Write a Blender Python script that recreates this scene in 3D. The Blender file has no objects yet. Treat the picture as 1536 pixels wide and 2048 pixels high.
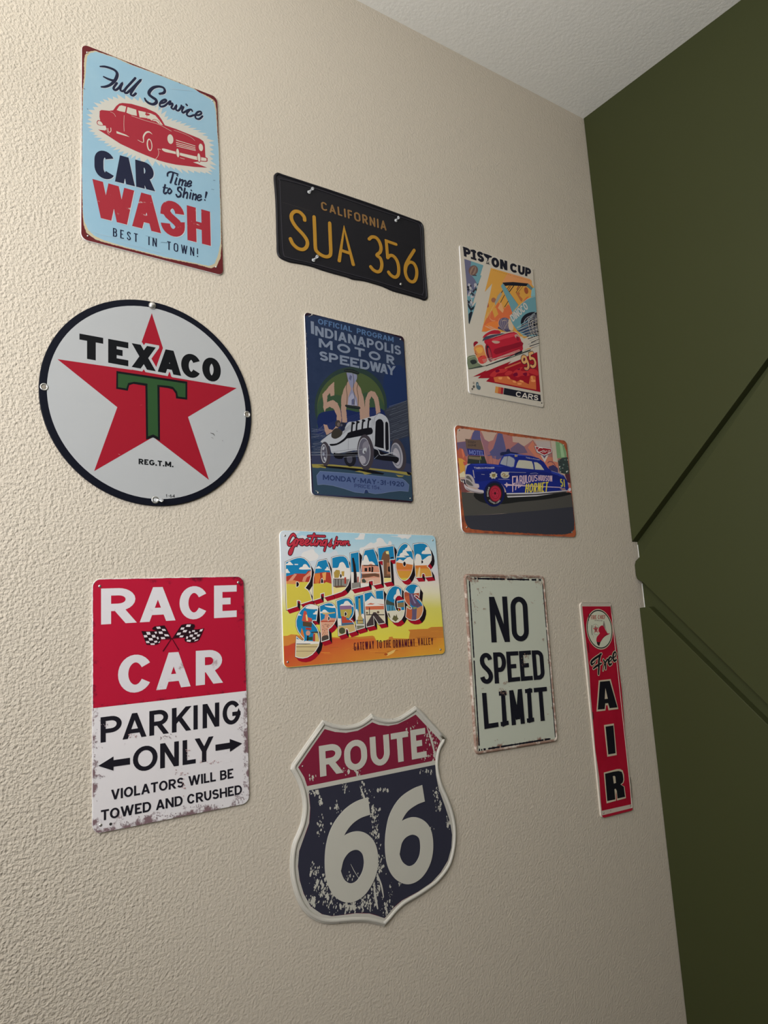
import bpy, bmesh, math, random
import numpy as np
from mathutils import Vector, Matrix
from mathutils.geometry import delaunay_2d_cdt

SC = bpy.context.scene
COL = SC.collection
RND = random.Random(7)

# ---------------------------------------------------------------- camera
FPX = 1505.83                       # focal length in pixels of the 1536 x 2048 frame
R3 = ((0.8186909, 0.05759316, -0.57133898),
      (0.05009643, 0.9840008, 0.17097593),
      (0.57204506, -0.16859848, 0.8027073))   # rows: right, down, forward in (along wall, down, into wall)
CAM = Vector((0.0, -1.0, 1.25))     # one metre in front of the beige wall


def wdir(r):
    return Vector((r[0], r[2], -r[1]))


cd = bpy.data.cameras.new('camera')
cd.sensor_fit = 'AUTO'
cd.sensor_width = 36.0
cd.lens = FPX / 2048.0 * 36.0
cd.clip_start = 0.02
cam = bpy.data.objects.new('camera', cd)
COL.objects.link(cam)
right, down, fwd = wdir(R3[0]), wdir(R3[1]), wdir(R3[2])
m = Matrix.Identity(4)
for i in range(3):
    m[i][0], m[i][1], m[i][2], m[i][3] = right[i], -down[i], -fwd[i], CAM[i]
cam.matrix_world = m
SC.camera = cam

# ---------------------------------------------------------------- light and exposure
SC.view_settings.view_transform = 'Standard'
SC.view_settings.look = 'None'
SC.view_settings.exposure = 0.0
SC.view_settings.gamma = 1.0
SC.view_settings.use_curve_mapping = False
wo = bpy.data.worlds.new('world')
SC.world = wo
wo.use_nodes = True
wo.node_tree.nodes['Background'].inputs[0].default_value = (0.75, 0.85, 1.0, 1)
wo.node_tree.nodes['Background'].inputs[1].default_value = 0.3

ROOM = dict(x0=-0.56, x1=1.376, y0=-3.4, ceil=2.437)
WIN = dict(y0=-1.80, y1=-0.33, z0=1.36, z1=1.98)     # window in the left wall
WIN_POWER = 34.5
ld = bpy.data.lights.new('window_daylight', 'AREA')
ld.shape = 'RECTANGLE'
ld.size = WIN['z1'] - WIN['z0'] - 0.02
ld.size_y = WIN['y1'] - WIN['y0'] - 0.02
ld.energy = WIN_POWER
ld.color = (0.985, 1.0, 1.05)
lo = bpy.data.objects.new('window_daylight', ld)
COL.objects.link(lo)
lo.location = (ROOM['x0'] - 0.065, (WIN['y0'] + WIN['y1']) / 2, (WIN['z0'] + WIN['z1']) / 2)
lo.rotation_euler = (0, math.radians(-90), 0)          # shines towards +x
CEILING_FILL_POWER = 9.0
fd = bpy.data.lights.new('added_ceiling_fill', 'AREA')     # added fill light out of view, pointing up to brighten the ceiling
fd.shape = 'DISK'
fd.size = 0.3
fd.energy = CEILING_FILL_POWER
fd.color = (0.97, 1.0, 1.04)
fo = bpy.data.objects.new('added_ceiling_fill', fd)
COL.objects.link(fo)
fo.location = (-0.22, -0.78, 2.04)
fo.rotation_euler = (math.radians(180), 0, 0)

# ---------------------------------------------------------------- materials
def lin(c):
    c = c / 255.0
    return c / 12.92 if c <= 0.04045 else ((c + 0.055) / 1.055) ** 2.4


MATS = {}


def shader(name, col, rough=0.5, spec=0.25, metal=0.0):
    mt = bpy.data.materials.new(name)
    mt.use_nodes = True
    b = mt.node_tree.nodes['Principled BSDF']
    b.inputs['Base Color'].default_value = (*col, 1)
    b.inputs['Roughness'].default_value = rough
    b.inputs['Specular IOR Level'].default_value = spec
    b.inputs['Metallic'].default_value = metal
    return mt


def paint(col, rough=0.5, spec=0.12):
    key = ('p',) + tuple(round(c, 3) for c in col) + (rough, spec)
    if key not in MATS:
        mt = shader('paint_%02x%02x%02x' % tuple(min(255, int(255 * c)) for c in col), col, rough, spec)
        MATS[key] = mt
    return MATS[key]


def node(nt, kind, **kw):
    n = nt.nodes.new(kind)
    for k, v in kw.items():
        if k in n.inputs:
            n.inputs[k].default_value = v
        else:
            setattr(n, k, v)
    return n


def worn(name, base, stain, scale=60.0, lo=0.55, hi=0.65, stretch=(1, 1, 1), rough=0.5, spec=0.12):
    """a paint with noise shaped patches of a second colour (wear, rust, grime)"""
    mt = shader(name, base, rough, spec)
    nt = mt.node_tree
    b = nt.nodes['Principled BSDF']
    tc = node(nt, 'ShaderNodeTexCoord')
    mp = node(nt, 'ShaderNodeMapping')
    mp.inputs['Scale'].default_value = stretch
    no = node(nt, 'ShaderNodeTexNoise', Scale=scale, Detail=5.0, Roughness=0.65)
    rp = node(nt, 'ShaderNodeValToRGB')
    rp.color_ramp.elements[0].position = lo
    rp.color_ramp.elements[0].color = (*base, 1)
    rp.color_ramp.elements[1].position = hi
    rp.color_ramp.elements[1].color = (*stain, 1)
    nt.links.new(tc.outputs['Object'], mp.inputs['Vector'])
    nt.links.new(mp.outputs[0], no.inputs['Vector'])
    nt.links.new(no.outputs[0], rp.inputs[0])
    nt.links.new(rp.outputs[0], b.inputs['Base Color'])
    return mt


def edge_worn(name, base, stain, width=0.06, scale=90.0, amount=0.5, spots=0.0):
    """paint that is rusted or scuffed along the edges of its panel (generated coordinates run over the panel)"""
    mt = shader(name, base, .5, .12)
    nt = mt.node_tree
    L = nt.links.new
    b = nt.nodes['Principled BSDF']
    tc = node(nt, 'ShaderNodeTexCoord')
    sp = node(nt, 'ShaderNodeSeparateXYZ')
    L(tc.outputs['Generated'], sp.inputs[0])
    dd = []
    for ax in (0, 2):
        s = node(nt, 'ShaderNodeMath', operation='SUBTRACT')
        s.inputs[1].default_value = 0.5
        L(sp.outputs[ax], s.inputs[0])
        a = node(nt, 'ShaderNodeMath', operation='ABSOLUTE')
        L(s.outputs[0], a.inputs[0])
        dd.append(a)
    mx = node(nt, 'ShaderNodeMath', operation='MAXIMUM')
    L(dd[0].outputs[0], mx.inputs[0])
    L(dd[1].outputs[0], mx.inputs[1])
    mr = node(nt, 'ShaderNodeMapRange')
    mr.inputs['From Min'].default_value = 0.5 - width
    mr.inputs['From Max'].default_value = 0.5
    mr.inputs['To Min'].default_value = spots
    mr.inputs['To Max'].default_value = amount
    L(mx.outputs[0], mr.inputs['Value'])
    no = node(nt, 'ShaderNodeTexNoise', Scale=scale, Detail=6.0, Roughness=0.7)
    L(tc.outputs['Object'], no.inputs['Vector'])
    ad = node(nt, 'ShaderNodeMath', operation='ADD')
    L(mr.outputs[0], ad.inputs[0])
    L(no.outputs[0], ad.inputs[1])
    rp = node(nt, 'ShaderNodeValToRGB')
    rp.color_ramp.elements[0].position = 0.70
    rp.color_ramp.elements[0].color = (*base, 1)
    rp.color_ramp.elements[1].position = 0.80
    rp.color_ramp.elements[1].color = (*stain, 1)
    L(ad.outputs[0], rp.inputs[0])
    L(rp.outputs[0], b.inputs['Base Color'])
    return mt


def ramp_z(name, stops, z0, z1, tilt=0.0, noise=0.0):
    """printed colour bands up the height of a panel, metres in the sign's own frame"""
    mt = shader(name, stops[0][1], .5, .12)
    nt = mt.node_tree
    L = nt.links.new
    b = nt.nodes['Principled BSDF']
    tc = node(nt, 'ShaderNodeTexCoord')
    sp = node(nt, 'ShaderNodeSeparateXYZ')
    L(tc.outputs['Object'], sp.inputs[0])
    ti = node(nt, 'ShaderNodeMath', operation='MULTIPLY_ADD')
    ti.inputs[1].default_value = tilt
    L(sp.outputs[0], ti.inputs[0])
    L(sp.outputs[2], ti.inputs[2])
    src = ti
    if noise:
        no = node(nt, 'ShaderNodeTexNoise', Scale=25.0, Detail=3.0)
        L(tc.outputs['Object'], no.inputs['Vector'])
        ma = node(nt, 'ShaderNodeMath', operation='MULTIPLY_ADD')
        ma.inputs[1].default_value = noise
        L(no.outputs[0], ma.inputs[0])
        L(ti.outputs[0], ma.inputs[2])
        src = ma
    mr = node(nt, 'ShaderNodeMapRange')
    mr.inputs['From Min'].default_value = z0
    mr.inputs['From Max'].default_value = z1
    L(src.outputs[0], mr.inputs['Value'])
    rp = node(nt, 'ShaderNodeValToRGB')
    cr = rp.color_ramp
    while len(cr.elements) < len(stops):
        cr.elements.new(0.5)
    for e, (p, c) in zip(cr.elements, stops):
        e.position = p
        e.color = (*c, 1)
    L(mr.outputs[0], rp.inputs[0])
    L(rp.outputs[0], b.inputs['Base Color'])
    return mt


def plaster(name, col, scale, dist, rough=0.75, spec=0.15, strength=1.0, thin=None):
    """painted drywall with a sprayed texture"""
    mt = shader(name, col, rough, spec)
    nt = mt.node_tree
    L = nt.links.new
    b = nt.nodes['Principled BSDF']
    tc = node(nt, 'ShaderNodeTexCoord')
    n1 = node(nt, 'ShaderNodeTexNoise', Scale=scale, Detail=1.6, Roughness=0.5)
    n2 = node(nt, 'ShaderNodeTexNoise', Scale=scale * 0.45, Detail=1.0)
    L(tc.outputs['Object'], n1.inputs['Vector'])
    L(tc.outputs['Object'], n2.inputs['Vector'])
    ad = node(nt, 'ShaderNodeMath', operation='MULTIPLY_ADD')
    ad.inputs[1].default_value = 0.3
    L(n2.outputs[0], ad.inputs[0])
    L(n1.outputs[0], ad.inputs[2])
    bp = node(nt, 'ShaderNodeBump', Strength=strength, Distance=dist)
    if thin:                             # the spray coat gets thinner along the wall
        sx = node(nt, 'ShaderNodeSeparateXYZ')
        L(tc.outputs['Object'], sx.inputs[0])
        mr = node(nt, 'ShaderNodeMapRange')
        mr.interpolation_type = 'SMOOTHSTEP'
        mr.inputs['From Min'].default_value = thin[0]
        mr.inputs['From Max'].default_value = thin[1]
        mr.inputs['To Min'].default_value = dist
        mr.inputs['To Max'].default_value = dist * thin[2]
        L(sx.outputs[0], mr.inputs['Value'])
        L(mr.outputs[0], bp.inputs['Distance'])
    L(ad.outputs[0], bp.inputs['Height'])
    L(bp.outputs[0], b.inputs['Normal'])
    return mt


WALL_ALB = (0.565, 0.497, 0.398)
M_WALL = plaster('beige_wall_paint', WALL_ALB, 255.0, 0.0030, thin=(0.10, 0.50, 0.30))
M_CEIL = plaster('ceiling_paint', (0.82, 0.80, 0.735), 150.0, 0.0006)
M_GREEN = plaster('green_wall_paint', (0.0425, 0.0475, 0.0155), 200.0, 0.0003, 0.55, 0.22)
M_BOARD = shader('green_board_paint', (0.042, 0.047, 0.0152), 0.5, 0.22)
M_FLOOR = worn('oak_floor', (0.16, 0.13, 0.10), (0.12, 0.10, 0.075), 8.0, 0.4, 0.6, (1, 8, 1))
M_TRIM = shader('white_trim_paint', (0.75, 0.74, 0.70), 0.4)
M_STEEL = shader('nail_steel', (0.62, 0.61, 0.58), 0.32, 0.5, 0.9)
M_EDGE = shader('bare_tin_edge', (0.80, 0.79, 0.77), 0.35, 0.5, 0.2)
M_CLEAR = shader('clear_plastic', (0.92, 0.93, 0.93), 0.08, 0.6)
M_CLEAR.node_tree.nodes['Principled BSDF'].inputs['Transmission Weight'].default_value = 0.75
M_HOLE = shader('dark_hole', (0.03, 0.028, 0.025), 0.8)


# ---------------------------------------------------------------- object helpers
def link(name, me, parent=None):
    o = bpy.data.objects.new(name, me)
    COL.objects.link(o)
    if parent:
        o.parent = parent
    return o


def struct(name, bm, mats):
    me = bpy.data.meshes.new(name)
    bm.to_mesh(me)
    bm.free()
    for mt in (mats if isinstance(mats, (list, tuple)) else [mats]):
        me.materials.append(mt)
    o = link(name, me)
    o['kind'] = 'structure'
    return o


def add_box(bm, a, b):
    vs = [bm.verts.new((x, y, z)) for x in (a[0], b[0]) for y in (a[1], b[1]) for z in (a[2], b[2])]
    for f in ((0, 1, 3, 2), (4, 6, 7, 5), (0, 4, 5, 1), (2, 3, 7, 6), (0, 2, 6, 4), (1, 5, 7, 3)):
        bm.faces.new([vs[i] for i in f])


def add_prism(bm, pts, off):
    """polygon (3d points) pushed along off"""
    off = Vector(off)
    a = [bm.verts.new(p) for p in pts]
    b = [bm.verts.new(Vector(p) + off) for p in pts]
    bm.faces.new(a)
    bm.faces.new(b[::-1])
    n = len(pts)
    for i in range(n):
        bm.faces.new((a[i], b[i], b[(i + 1) % n], a[(i + 1) % n]))
    bmesh.ops.recalc_face_normals(bm, faces=bm.faces)


# ---------------------------------------------------------------- picture point -> point of the wall plane
def wall_pt(px, py, h=0.0):
    a, b, c = (px - 768) / FPX, (py - 1024) / FPX, 1.0
    u = R3[0][0] * a + R3[1][0] * b + R3[2][0] * c
    v = R3[0][1] * a + R3[1][1] * b + R3[2][1] * c
    n = R3[0][2] * a + R3[1][2] * b + R3[2][2] * c
    k = (1.0 - h) / n
    return u * k, 1.25 - v * k


# ---------------------------------------------------------------- flat geometry, millimetres
def area(p):
    return 0.5 * sum(p[i][0] * p[(i + 1) % len(p)][1] - p[(i + 1) % len(p)][0] * p[i][1] for i in range(len(p)))


def ccw(p):
    return p if area(p) > 0 else p[::-1]


def catmull(p, closed=False, n=6):
    out = []
    N = len(p)
    rng = range(N) if closed else range(N - 1)
    for i in rng:
        if closed:
            a, b, c, d = p[i - 1], p[i], p[(i + 1) % N], p[(i + 2) % N]
        else:
            a, b, c, d = p[max(i - 1, 0)], p[i], p[i + 1], p[min(i + 2, N - 1)]
        for k in range(n):
            t = k / n
            out.append(tuple(0.5 * (2 * b[j] + (c[j] - a[j]) * t + (2 * a[j] - 5 * b[j] + 4 * c[j] - d[j]) * t * t
                                    + (3 * b[j] - a[j] - 3 * c[j] + d[j]) * t ** 3) for j in (0, 1)))
    if not closed:
        out.append(tuple(p[-1]))
    return out


def rag(p, amp, step, rnd=RND):
    """subdivide a closed outline and roughen it"""
    out = []
    for i in range(len(p)):
        a, b = p[i], p[(i + 1) % len(p)]
        L = math.hypot(b[0] - a[0], b[1] - a[1])
        n = max(1, int(L / step))
        for k in range(n):
            t = k / n
            j = amp if 0 < k else amp * 0.4
            out.append((a[0] + (b[0] - a[0]) * t + rnd.uniform(-j, j), a[1] + (b[1] - a[1]) * t + rnd.uniform(-j, j)))
    return out


def circle(c, r, n=40, ry=None, rot=0.0):
    ry = ry or r
    cs, sn = math.cos(rot), math.sin(rot)
    out = []
    for k in range(n):
        a = 2 * math.pi * k / n
        x, y = r * math.cos(a), ry * math.sin(a)
        out.append((c[0] + x * cs - y * sn, c[1] + x * sn + y * cs))
    return out


def ribbon(p, tx, ty=None, closed=False, ext=(0, 0), caps=False):
    """quads along a polyline drawn with an elliptical pen tx wide, ty high; tx may be one width per point"""
    w = tx if isinstance(tx, (list, tuple)) else [tx] * len(p)
    q = [tuple(v) for v in p]
    ratio = 1.0 if ty is None or isinstance(tx, (list, tuple)) else ty / tx
    n = len(q)
    if n < 2:
        return []
    if not closed:
        for e, (i, j) in enumerate(((0, 1), (n - 1, n - 2))):
            if ext[e]:
                d = Vector((q[i][0] - q[j][0], q[i][1] - q[j][1]))
                if d.length > 1e-9:
                    d.normalize()
                    q[i] = (q[i][0] + d.x * ext[e], q[i][1] + d.y * ext[e])
    Ls, Rs = [], []
    for i in range(n):
        a = q[i - 1] if (closed or i > 0) else None
        c = q[(i + 1) % n] if (closed or i < n - 1) else None
        ns = []
        for s, e in ((a, q[i]), (q[i], c)):
            if s is None or e is None:
                continue
            d = Vector((e[0] - s[0], e[1] - s[1]))
            if d.length > 1e-9:
                d.normalize()
                ns.append(Vector((-d.y, d.x)))
        if not ns:
            ns = [Vector((0, 1))]
        nv = ns[0] if len(ns) == 1 else ns[0] + ns[1]
        if nv.length < 1e-6:
            nv = ns[0].copy()
        nv.normalize()
        k = 1.0 / max(0.55, nv.dot(ns[0]))
        hw = w[i] * 0.5 * k
        o = (nv.x * hw, nv.y * hw * ratio)
        Ls.append((q[i][0] + o[0], q[i][1] + o[1]))
        Rs.append((q[i][0] - o[0], q[i][1] - o[1]))
    out = []
    for i in range(n if closed else n - 1):
        j = (i + 1) % n
        out.append([Rs[i], Rs[j], Ls[j], Ls[i]])
    if caps and not closed:
        for i in (0, n - 1):
            out.append(circle(q[i], w[i] * 0.5, 12, w[i] * 0.5 * ratio))
    return out


def clip_box(p, x0, y0, x1, y1):
    for ax, lim, sg in ((0, x0, 1), (0, x1, -1), (1, y0, 1), (1, y1, -1)):
        out = []
        for i in range(len(p)):
            a, b = p[i - 1], p[i]
            ia, ib = sg * (a[ax] - lim) >= 0, sg * (b[ax] - lim) >= 0
            if ia != ib:
                t = (lim - a[ax]) / (b[ax] - a[ax])
                out.append((a[0] + (b[0] - a[0]) * t, a[1] + (b[1] - a[1]) * t))
            if ib:
                out.append(b)
        p = out
        if len(p) < 3:
            return []
    return p


def inside(p, X, Y):
    """winding test of many points against one polygon"""
    w = np.zeros(len(X), dtype=int)
    n = len(p)
    for i in range(n):
        x0, y0 = p[i]
        x1, y1 = p[(i + 1) % n]
        if y0 == y1:
            continue
        side = (x1 - x0) * (Y - y0) - (X - x0) * (y1 - y0)
        w += ((y0 <= Y) & (y1 > Y) & (side > 0)).astype(int) - ((y0 > Y) & (y1 <= Y) & (side < 0)).astype(int)
    return w != 0


def flatten(items, mask=None):
    """painter's algorithm on the plane: later polygons cover earlier ones; returns one layer of triangles"""
    items = [(list(p), k) for p, k in items if len(p) > 2]
    mask = [list(p) for p in mask] if mask is not None else None
    vs, es = [], []
    for poly in [p for p, _ in items] + (mask or []):
        b, n = len(vs), len(poly)
        vs += [Vector((q[0], q[1])) for q in poly]
        es += [(b + i, b + (i + 1) % n) for i in range(n)]
    if not items:
        return [], [], []
    ov, _, of, _, _, _ = delaunay_2d_cdt(vs, es, [], 0, 1e-4, False)
    A = np.array([(v[0], v[1]) for v in ov])
    F = np.array([tuple(f) for f in of])
    C = A[F].mean(axis=1)
    own = np.full(len(F), -1)

    def hit(p):
        q = np.array(p)
        lo, hi = q.min(axis=0), q.max(axis=0)
        sel = np.nonzero((C[:, 0] >= lo[0]) & (C[:, 0] <= hi[0]) & (C[:, 1] >= lo[1]) & (C[:, 1] <= hi[1]))[0]
        return sel[inside(p, C[sel, 0], C[sel, 1])] if len(sel) else sel
    for i, (p, k) in enumerate(items):
        own[hit(p)] = i
    if mask is not None:
        ok = np.zeros(len(F), dtype=bool)
        for p in mask:
            ok[hit(p)] = True
        own[~ok] = -1
    T = [tuple(int(v) for v in F[i]) for i in range(len(F)) if own[i] >= 0]
    K = [items[own[i]][1] for i in range(len(F)) if own[i] >= 0]
    return [(float(v[0]), float(v[1])) for v in A], T, K


def layer_obj(name, parent, items, h, mask=None, thick=0.0, side=None):
    """one mesh: flattened polygons h metres in front of the sign's origin plane, optionally embossed"""
    V, T, K = flatten(items, mask)
    me = bpy.data.meshes.new(name)
    used = sorted({i for t in T for i in t})
    re = {v: i for i, v in enumerate(used)}
    verts = [(V[i][0] / 1000, -h - thick, V[i][1] / 1000) for i in used]
    faces = [tuple(re[i] for i in t) for t in T]
    faces = [f if area([V[used[i]] for i in f]) > 0 else f[::-1] for f in faces]
    mats = []
    for k in K:
        if k not in mats:
            mats.append(k)
    idx = [mats.index(k) for k in K]
    if thick:
        seen = {}
        for f, k in zip(faces, idx):
            for a, b in ((f[0], f[1]), (f[1], f[2]), (f[2], f[0])):
                seen[(a, b)] = k
        rim = [(a, b, k) for (a, b), k in seen.items() if (b, a) not in seen]
        base = {}
        sm = None
        if side is not None:
            if side not in mats:
                mats.append(side)
            sm = mats.index(side)
        for a, b, k in rim:
            for v in (a, b):
                if v not in base:
                    base[v] = len(verts)
                    verts.append((verts[v][0], -h, verts[v][2]))
            faces.append((b, a, base[a], base[b]))
            idx.append(k if sm is None else sm)
    me.from_pydata(verts, [], faces)
    for mt in mats:
        me.materials.append(mt)
    me.polygons.foreach_set('material_index', idx)
    me.update()
    return link(name, me, parent)


# ---------------------------------------------------------------- lettering built from strokes
def arc(cx, cy, rx, ry, a0, a1, n=12):
    return [(cx + rx * math.cos(math.radians(a0 + (a1 - a0) * k / n)),
             cy + ry * math.sin(math.radians(a0 + (a1 - a0) * k / n))) for k in range(n + 1)]


def skeleton(ch, r):
    L = lambda *p: list(p)
    bowl = lambda ym, y1, xr, q: [(0, y1), (xr - q, y1)] + arc(xr - q, (ym + y1) / 2, q, (y1 - ym) / 2, 90, -90)[1:] + [(0, ym)]
    O = arc(.5, 1 - r, .5, r, 0, 180) + arc(.5, r, .5, r, 180, 360) + [(1.0, 1 - r)]
    d = {
        'A': [L((0, -9), (.5, 9)), L((1, -9), (.5, 9)), L((.2, .24), (.8, .24))],
        'B': [L((0, 0), (0, 1)), bowl(.53, 1, .93, .45), bowl(0, .53, 1, .5)],
        'C': [arc(.5, 1 - r, .5, r, 32, 180) + arc(.5, r, .5, r, 180, 328)],
        'D': [L((0, 0), (0, 1)), [(0, 1), (.45, 1)] + arc(.45, 1 - r, .55, r, 90, 0)[1:] + arc(.45, r, .55, r, 0, -90) + [(0, 0)]],
        'E': [L((0, 0), (0, 1)), L((0, 1), (1, 1)), L((0, 0), (1, 0)), L((0, .51), (.86, .51))],
        'F': [L((0, 0), (0, 1)), L((0, 1), (1, 1)), L((0, .48), (.86, .48))],
        'G': [arc(.5, 1 - r, .5, r, 35, 180) + arc(.5, r, .5, r, 180, 360) + [(1, .42)], L((.55, .42), (1, .42))],
        'H': [L((0, 0), (0, 1)), L((1, 0), (1, 1)), L((0, .5), (1, .5))],
        'I': [L((.5, 0), (.5, 1))],
        'J': [L((1, 1), (1, r)) + arc(.5, r, .5, r, 0, -160)],
        'K': [L((0, 0), (0, 1)), L((1, 9), (.02, .36)), L((.36, .58), (1, -9))],
        'L': [L((0, 0), (0, 1)), L((0, 0), (1, 0))],
        'M': [L((0, 0), (0, 1)), L((1, 0), (1, 1)), L((0, 9), (.5, .1)), L((1, 9), (.5, .1))],
        'N': [L((0, 0), (0, 1)), L((1, 0), (1, 1)), L((0, 9), (1, -9))],
        'O': [O],
        'P': [L((0, 0), (0, 1)), bowl(.42, 1, 1, .5)],
        'Q': [O, L((.6, .3), (1, 0))],
        'R': [L((0, 0), (0, 1)), bowl(.45, 1, .97, .48), L((.45, .45), (1, -9))],
        'S': ([arc(.5, .755, .47, .245, 20, 262)[:-1] + arc(.5, .255, .5, .255, 82, -160)] if r > .3 else
              [arc(.5, 1 - r, .48, r, 5, 180) + [(.06, .70), (.24, .58), (.76, .40), (.95, .29)] + arc(.5, r, .5, r, 0, -175)]),
        'T': [L((0, 1), (1, 1)), L((.5, 0), (.5, 1))],
        'U': [[(0, 1)] + arc(.5, r, .5, r, 180, 360) + [(1, 1)]],
        'V': [L((0, 9), (.5, -9)), L((1, 9), (.5, -9))],
        'W': [L((0, 9), (.25, -9)), L((.5, 9), (.25, -9)), L((.5, 9), (.75, -9)), L((1, 9), (.75, -9))],
        'X': [L((0, -9), (1, 9)), L((0, 9), (1, -9))],
        'Y': [L((0, 9), (.5, .44)), L((1, 9), (.5, .44)), L((.5, 0), (.5, .46))],
        'Z': [L((0, 1), (1, 1)), L((0, 0), (1, 0)), L((1, 1), (0, 0))],
        '0': [O],
        '1': [L((.5, 0), (.5, 1)), L((.5, 1), (0, .78))],
        '2': [arc(.5, .72, .5, .28, 165, -30) + [(0, 0)], L((0, 0), (1, 0))],
        '3': [arc(.48, .76, .46, .24, 150, -88)[:-1] + arc(.48, .26, .52, .26, 88, -150)],
        '4': [L((.72, 0), (.72, 1)), L((.72, 1), (0, .28)), L((0, .28), (1, .28))],
        '5': [L((.1, 1), (.95, 1)), L((.1, 1), (.06, .52)), [(.06, .52), (.25, .62)] + arc(.46, .32, .54, .32, 90, -150)],
        '6': [arc(.5, .3, .5, .3, 0, 360), arc(.72, .3, .72, .7, 180, 98)],
        '9': [arc(.5, .7, .5, .3, 0, 360), arc(.28, .7, .72, .7, 0, -82)],
        '-': [L((.1, .45), (.9, .45))],
        '.': [L((.5, 0), (.5, .02))],
        '!': [L((.5, .32), (.5, 1)), L((.5, 0), (.5, .02))],
        '\u00a2': [arc(.5, .4, .5, .3, 40, 320), L((.5, .0), (.5, .8))],
        "'": [L((.5, .75), (.5, 1))],
    }
    return d[ch]


ADV = {'I': 0, '1': .28, '.': 0, '!': 0, "'": 0, 'M': .86, 'W': 1.08, 'L': .52, 'E': .56, 'F': .54, 'J': .5, 'T': .62, 'S': .62, 'P': .62,
       'R': .66, 'B': .64, 'K': .68, 'A': .74, 'O': .76, 'Q': .76, 'C': .70, 'G': .74, 'D': .70, 'N': .70, 'H': .68, 'U': .66, 'V': .7,
       'X': .68, 'Y': .68, 'Z': .62, '-': .4, '\u00a2': .5}


def glyph(ch, w, tx, ty, r=.5, grow=0.0, rnd=False):
    """convex pieces of one letter in a w x 1 box (cap height 1)"""
    out = []
    if ch in 'I.!\'':
        w0, off = tx, 0
    for st in skeleton(ch, r):
        p = [(tx / 2 + x * (w - tx), (ty / 2 + min(1, max(0, y)) * (1 - ty)) if (abs(y) < 2 or rnd) else (1.0 if y > 2 else 0.0)) for x, y in st]
        closed = len(p) > 3 and math.hypot(p[0][0] - p[-1][0], p[0][1] - p[-1][1]) < 1e-6
        if closed:
            p = p[:-1]
        ext = []
        for (x, y), (x2, y2) in ((st[0], st[1]), (st[-1], st[-2])):
            if abs(y) > 2:
                edge = x in (0, 1)
            else:
                edge = (abs(y) < 1e-6 and y2 > y + .05) or (abs(y - 1) < 1e-6 and y2 < y - .05) or (abs(x) < 1e-6 and x2 > x + .05) or (abs(x - 1) < 1e-6 and x2 < x - .05)
            ext.append((0 if rnd else 1.2 * max(tx, ty)) if edge and not closed else 0)
        if ch == '.' or (ch == '!' and len(st) == 2 and st[1][1] < .1):
            ext = [ty, ty * .6]
        if ch in 'S356C9' and not rnd:
            ext = [0, 0]
        pieces = ribbon(p, tx + 2 * grow, ty + 2 * grow, closed, ext, caps=rnd)
        for q in pieces:
            if not rnd:
                sl = .12 * tx if ch in 'AVWXYKR' else 0
                q = clip_box(ccw(q), -grow - (0 if ch in 'KR' else sl), -grow, w + grow + sl, 1 + grow)
            if len(q) > 2:
                out.append(q)
    return out


def layout(text, W, tx, gap, space):
    """x ranges (in cap heights) of the letters so that the line is W long"""
    fixed = sum(tx if c in "I.!'" else (space if c == ' ' else 0) for c in text) + gap * (len(text) - 1)
    flex = sum(ADV.get(c, .6) for c in text if c not in "I.!' ")
    k = (W - fixed) / flex if flex else 1
    x = 0
    out = []
    for c in text:
        w = tx if c in "I.!'" else (space if c == ' ' else ADV.get(c, .6) * k)
        out.append((c, x, x + w))
        x += w + gap
    return out


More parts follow.
